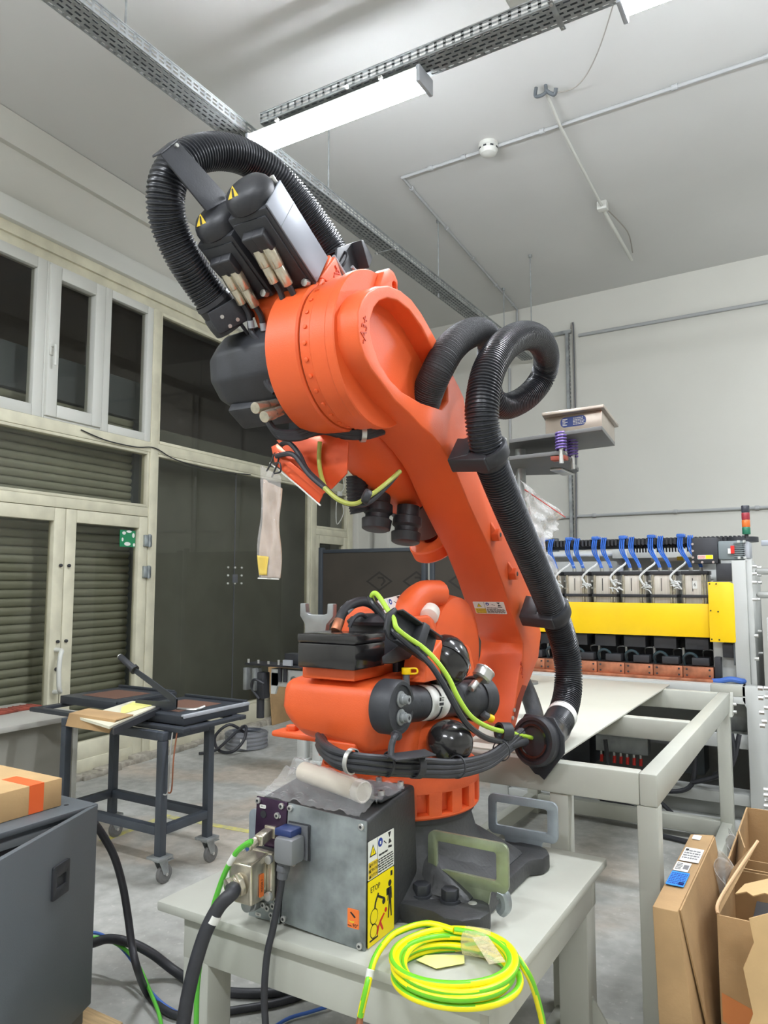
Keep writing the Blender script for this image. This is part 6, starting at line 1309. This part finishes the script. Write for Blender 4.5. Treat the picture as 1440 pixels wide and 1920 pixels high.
fence(-5.0, -3.62, 6.95, 'dark brown film-faced fence panel with a printed rhombus mark', [(-4.2, 1.5), (-3.74, 1.5)])
fence(-3.57, -2.2, 6.95, 'blackish fence panel partly hidden by the robot link arm', [(-3.2, 1.5)])

# ---------------------------------------------------------------- cardboard boxes, lower right
def carton(name, x0, x1, y0, y1, z0, z1, label, t=.006, lean=0, holes=True):
    e = thing(name, ((x0+x1)/2, (y0+y1)/2, z0), label, 'box')
    for nm, a in (('side_wall', (x0, x0+t, y0, y1, z0, z1)), ('side_wall', (x1-t, x1, y0, y1, z0, z1)), ('end_wall', (x0+t, x1-t, y0, y0+t, z0, z1)), ('end_wall', (x0+t, x1-t, y1-t, y1, z0, z1)), ('bottom', (x0+t, x1-t, y0+t, y1-t, z0, z0+t))):
        B().box(*a).build(nm, CARD, e)
    return e
TB_ = thing('tall_carton', (-.44, 2.72, 0), 'tall narrow closed carton with white and blue labels beside the table leg', 'box')
b = B(); b.hull([(-.475, 2.36, 0), (-.475, 3.02, 0), (-.36, 2.36, 0), (-.36, 3.02, 0), (-.48, 2.32, .565), (-.48, 3.02, .57), (-.412, 2.32, .565), (-.405, 3.05, .57)], bev=.002); b.build('carton', CARD, TB_)
b = B(); b.hull([(-.4105, 2.34, .562), (-.404, 3.04, .567), (-.36, 3.05, .25), (-.358, 2.5, .1), (-.353, 2.5, .1), (-.355, 3.05, .25), (-.4, 3.04, .567), (-.406, 2.34, .562)]); b.build('loose_side_flap', CARD, TB_)
FT = axes((-.478, 2.36, .5715), Y1, (-1, 0, 0)); FT = Matrix(((0, 1, 0, -.412), (1, 0, 0, 0), (0, 0, -1, 0), (0, 0, 0, 1)))
def toplabel(nm, y0, y1, x0, x1, col, els, par=None):
    M = axes((x0, y0, .5715+.0), X1, Y1); return stick(nm, M, x1-x0, y1-y0, els, [col, INK, INKG, INKBLUE, INK, INKRED], par or TB_)
toplabel('shipping_label', 2.72, 2.86, -.472, -.412, PAPER, [('l', 2, .004, .055, .02, .12, 4), ('r', 1, .004, .014, .11, .125)])
toplabel('shipping_label', 2.62, 2.705, -.475, -.43, PAPER, [('r', 2, .026, .042, .02, .06), ('l', 1, .004, .022, .01, .075, 5)])
toplabel('blue_label', 2.49, 2.612, -.475, -.422, BLUELAB, [('l', 3, .003, .05, .01, .11, 7), ('r', 3, .034, .05, .01, .035)])
toplabel('white_tape', 2.96, 3.01, -.468, -.44, PAPER, [])
oc = carton('open_carton', -.36, .15, 2.96, 3.75, 0, .50, 'open cardboard carton at the back of the pile, lower right')
b = B(); b.hull([(-.36, 3.0, .30), (-.356, 3.0, .30), (-.30, 3.0, .56), (-.296, 3.0, .56), (-.36, 3.4, .3), (-.356, 3.4, .3), (-.36, 3.4, .5), (-.356, 3.4, .5)]); b.build('flap', CARD, oc)
b = B(); b.box(-.33, .1, 3.3, 3.306, .1, .42); b.build('divider', CARD, oc); b = B(); b.box(-.33, .1, 3.1, 3.106, .1, .36); b.build('divider', CARD, oc)
o2 = carton('open_carton', -.335, .25, 2.52, 2.94, 0, .50, 'open cardboard carton in front with torn flaps, lower right corner')
b = B(); b.hull([(-.335, 2.52, .50), (-.33, 2.52, .50), (-.335, 2.94, .50), (-.33, 2.94, .50), (-.25, 2.95, .60), (-.255, 2.95, .605), (-.33, 2.56, .53)]); b.build('flap', CARD, o2)
b = B(); b.tube([(-.333, 2.52, .505), (-.328, 2.58, .535), (-.252, 2.95, .604)], .005, n=6); b.build('torn_edge', CARDE, o2)
b = B(); b.box(-.25, -.1, 2.6, 2.8, .42, .46, bev=.003); b.build('black_part', BLACKM, label='black part lying in the front open carton', cat='part')
b = B(); jag = [(0, 0), (.03, .015), (.05, .0), (.08, .02), (.12, .005), (.2, .03), (.22, .12), (.1, .1), (.02, .05)]; b.prism(jag, axes((-.29, 2.6, .54), (.95, -.1, .1), (.1, .9, .3)), .004); b.build('torn_flap', CARDL, o2)
TS = B(); jag2 = [(0, 0), (.02, .06), (.0, .14), (.03, .22), (.01, .33), (.04, .40), (.03, .46), (.12, .5), (.22, .48), (.22, .02), (.1, -.01)]
TS.prism(jag2, axes((-.26, 2.34, .10), (.98, .1, .0), (-.1, .12, .98)), .007, bev=.001); TS.build('torn_cardboard', CARDL, label='torn pale cardboard sheet leaning on the front carton, right edge', cat='cardboard')
b = B(); b.prism([(.0, .28), (.25, .20), (.25, .12), (.0, .20)], axes((-.33, 2.5195, 0), X1, Z1), .0006); b.build('orange_tape', mat('faded_orange_tape', (206, 128, 70), .5), o2)
pf = film('crumpled_film', (235, 235, 232), .35, .1)
bag('wrapping_film', None, 16, 16, lambda u, v: (-.36+.03*math.sin(7*u+5*v), 2.9+.12*u, .36+.16*v+.02*math.sin(11*u)), 'scrap of clear wrapping film between the cartons', pf)
bag('wrapping_film', None, 16, 16, lambda u, v: (-.37+.02*math.sin(9*u+5*v), 3.25+.14*u, .38+.12*v+.02*math.sin(13*u)), 'crumpled clear film at the back carton rim', pf)

# ---------------------------------------------------------------- repeats share a group phrase
GROUPS = {'led_batten': 'LED battens under the cable trays', 'lifting_bracket': 'zinc lifting brackets on the robot base', 'fence_panel': 'dark fence panels by the back wall',
          'ceiling_trunking': 'white trunking pieces by the trays', 'hanging_rod': 'threaded rods hanging from the ceiling', 'guillotine_cutter': 'guillotines on the trolley',
          'cable_tray': 'perforated cable trays', 'open_carton': 'open cartons at lower right', 'wall_conduit': 'conduits on the back wall', 'ceiling_conduit': 'conduits on the ceiling',
          'wrapping_film': 'film scraps between the cartons', 'power_cable': 'dark cables on the floor', 'signal_cable': 'thin cables on the floor'}
for o in list(COL.objects):
    base = o.name.split('.')[0]
    if o.parent is None and base in GROUPS: o['group'] = GROUPS[base]
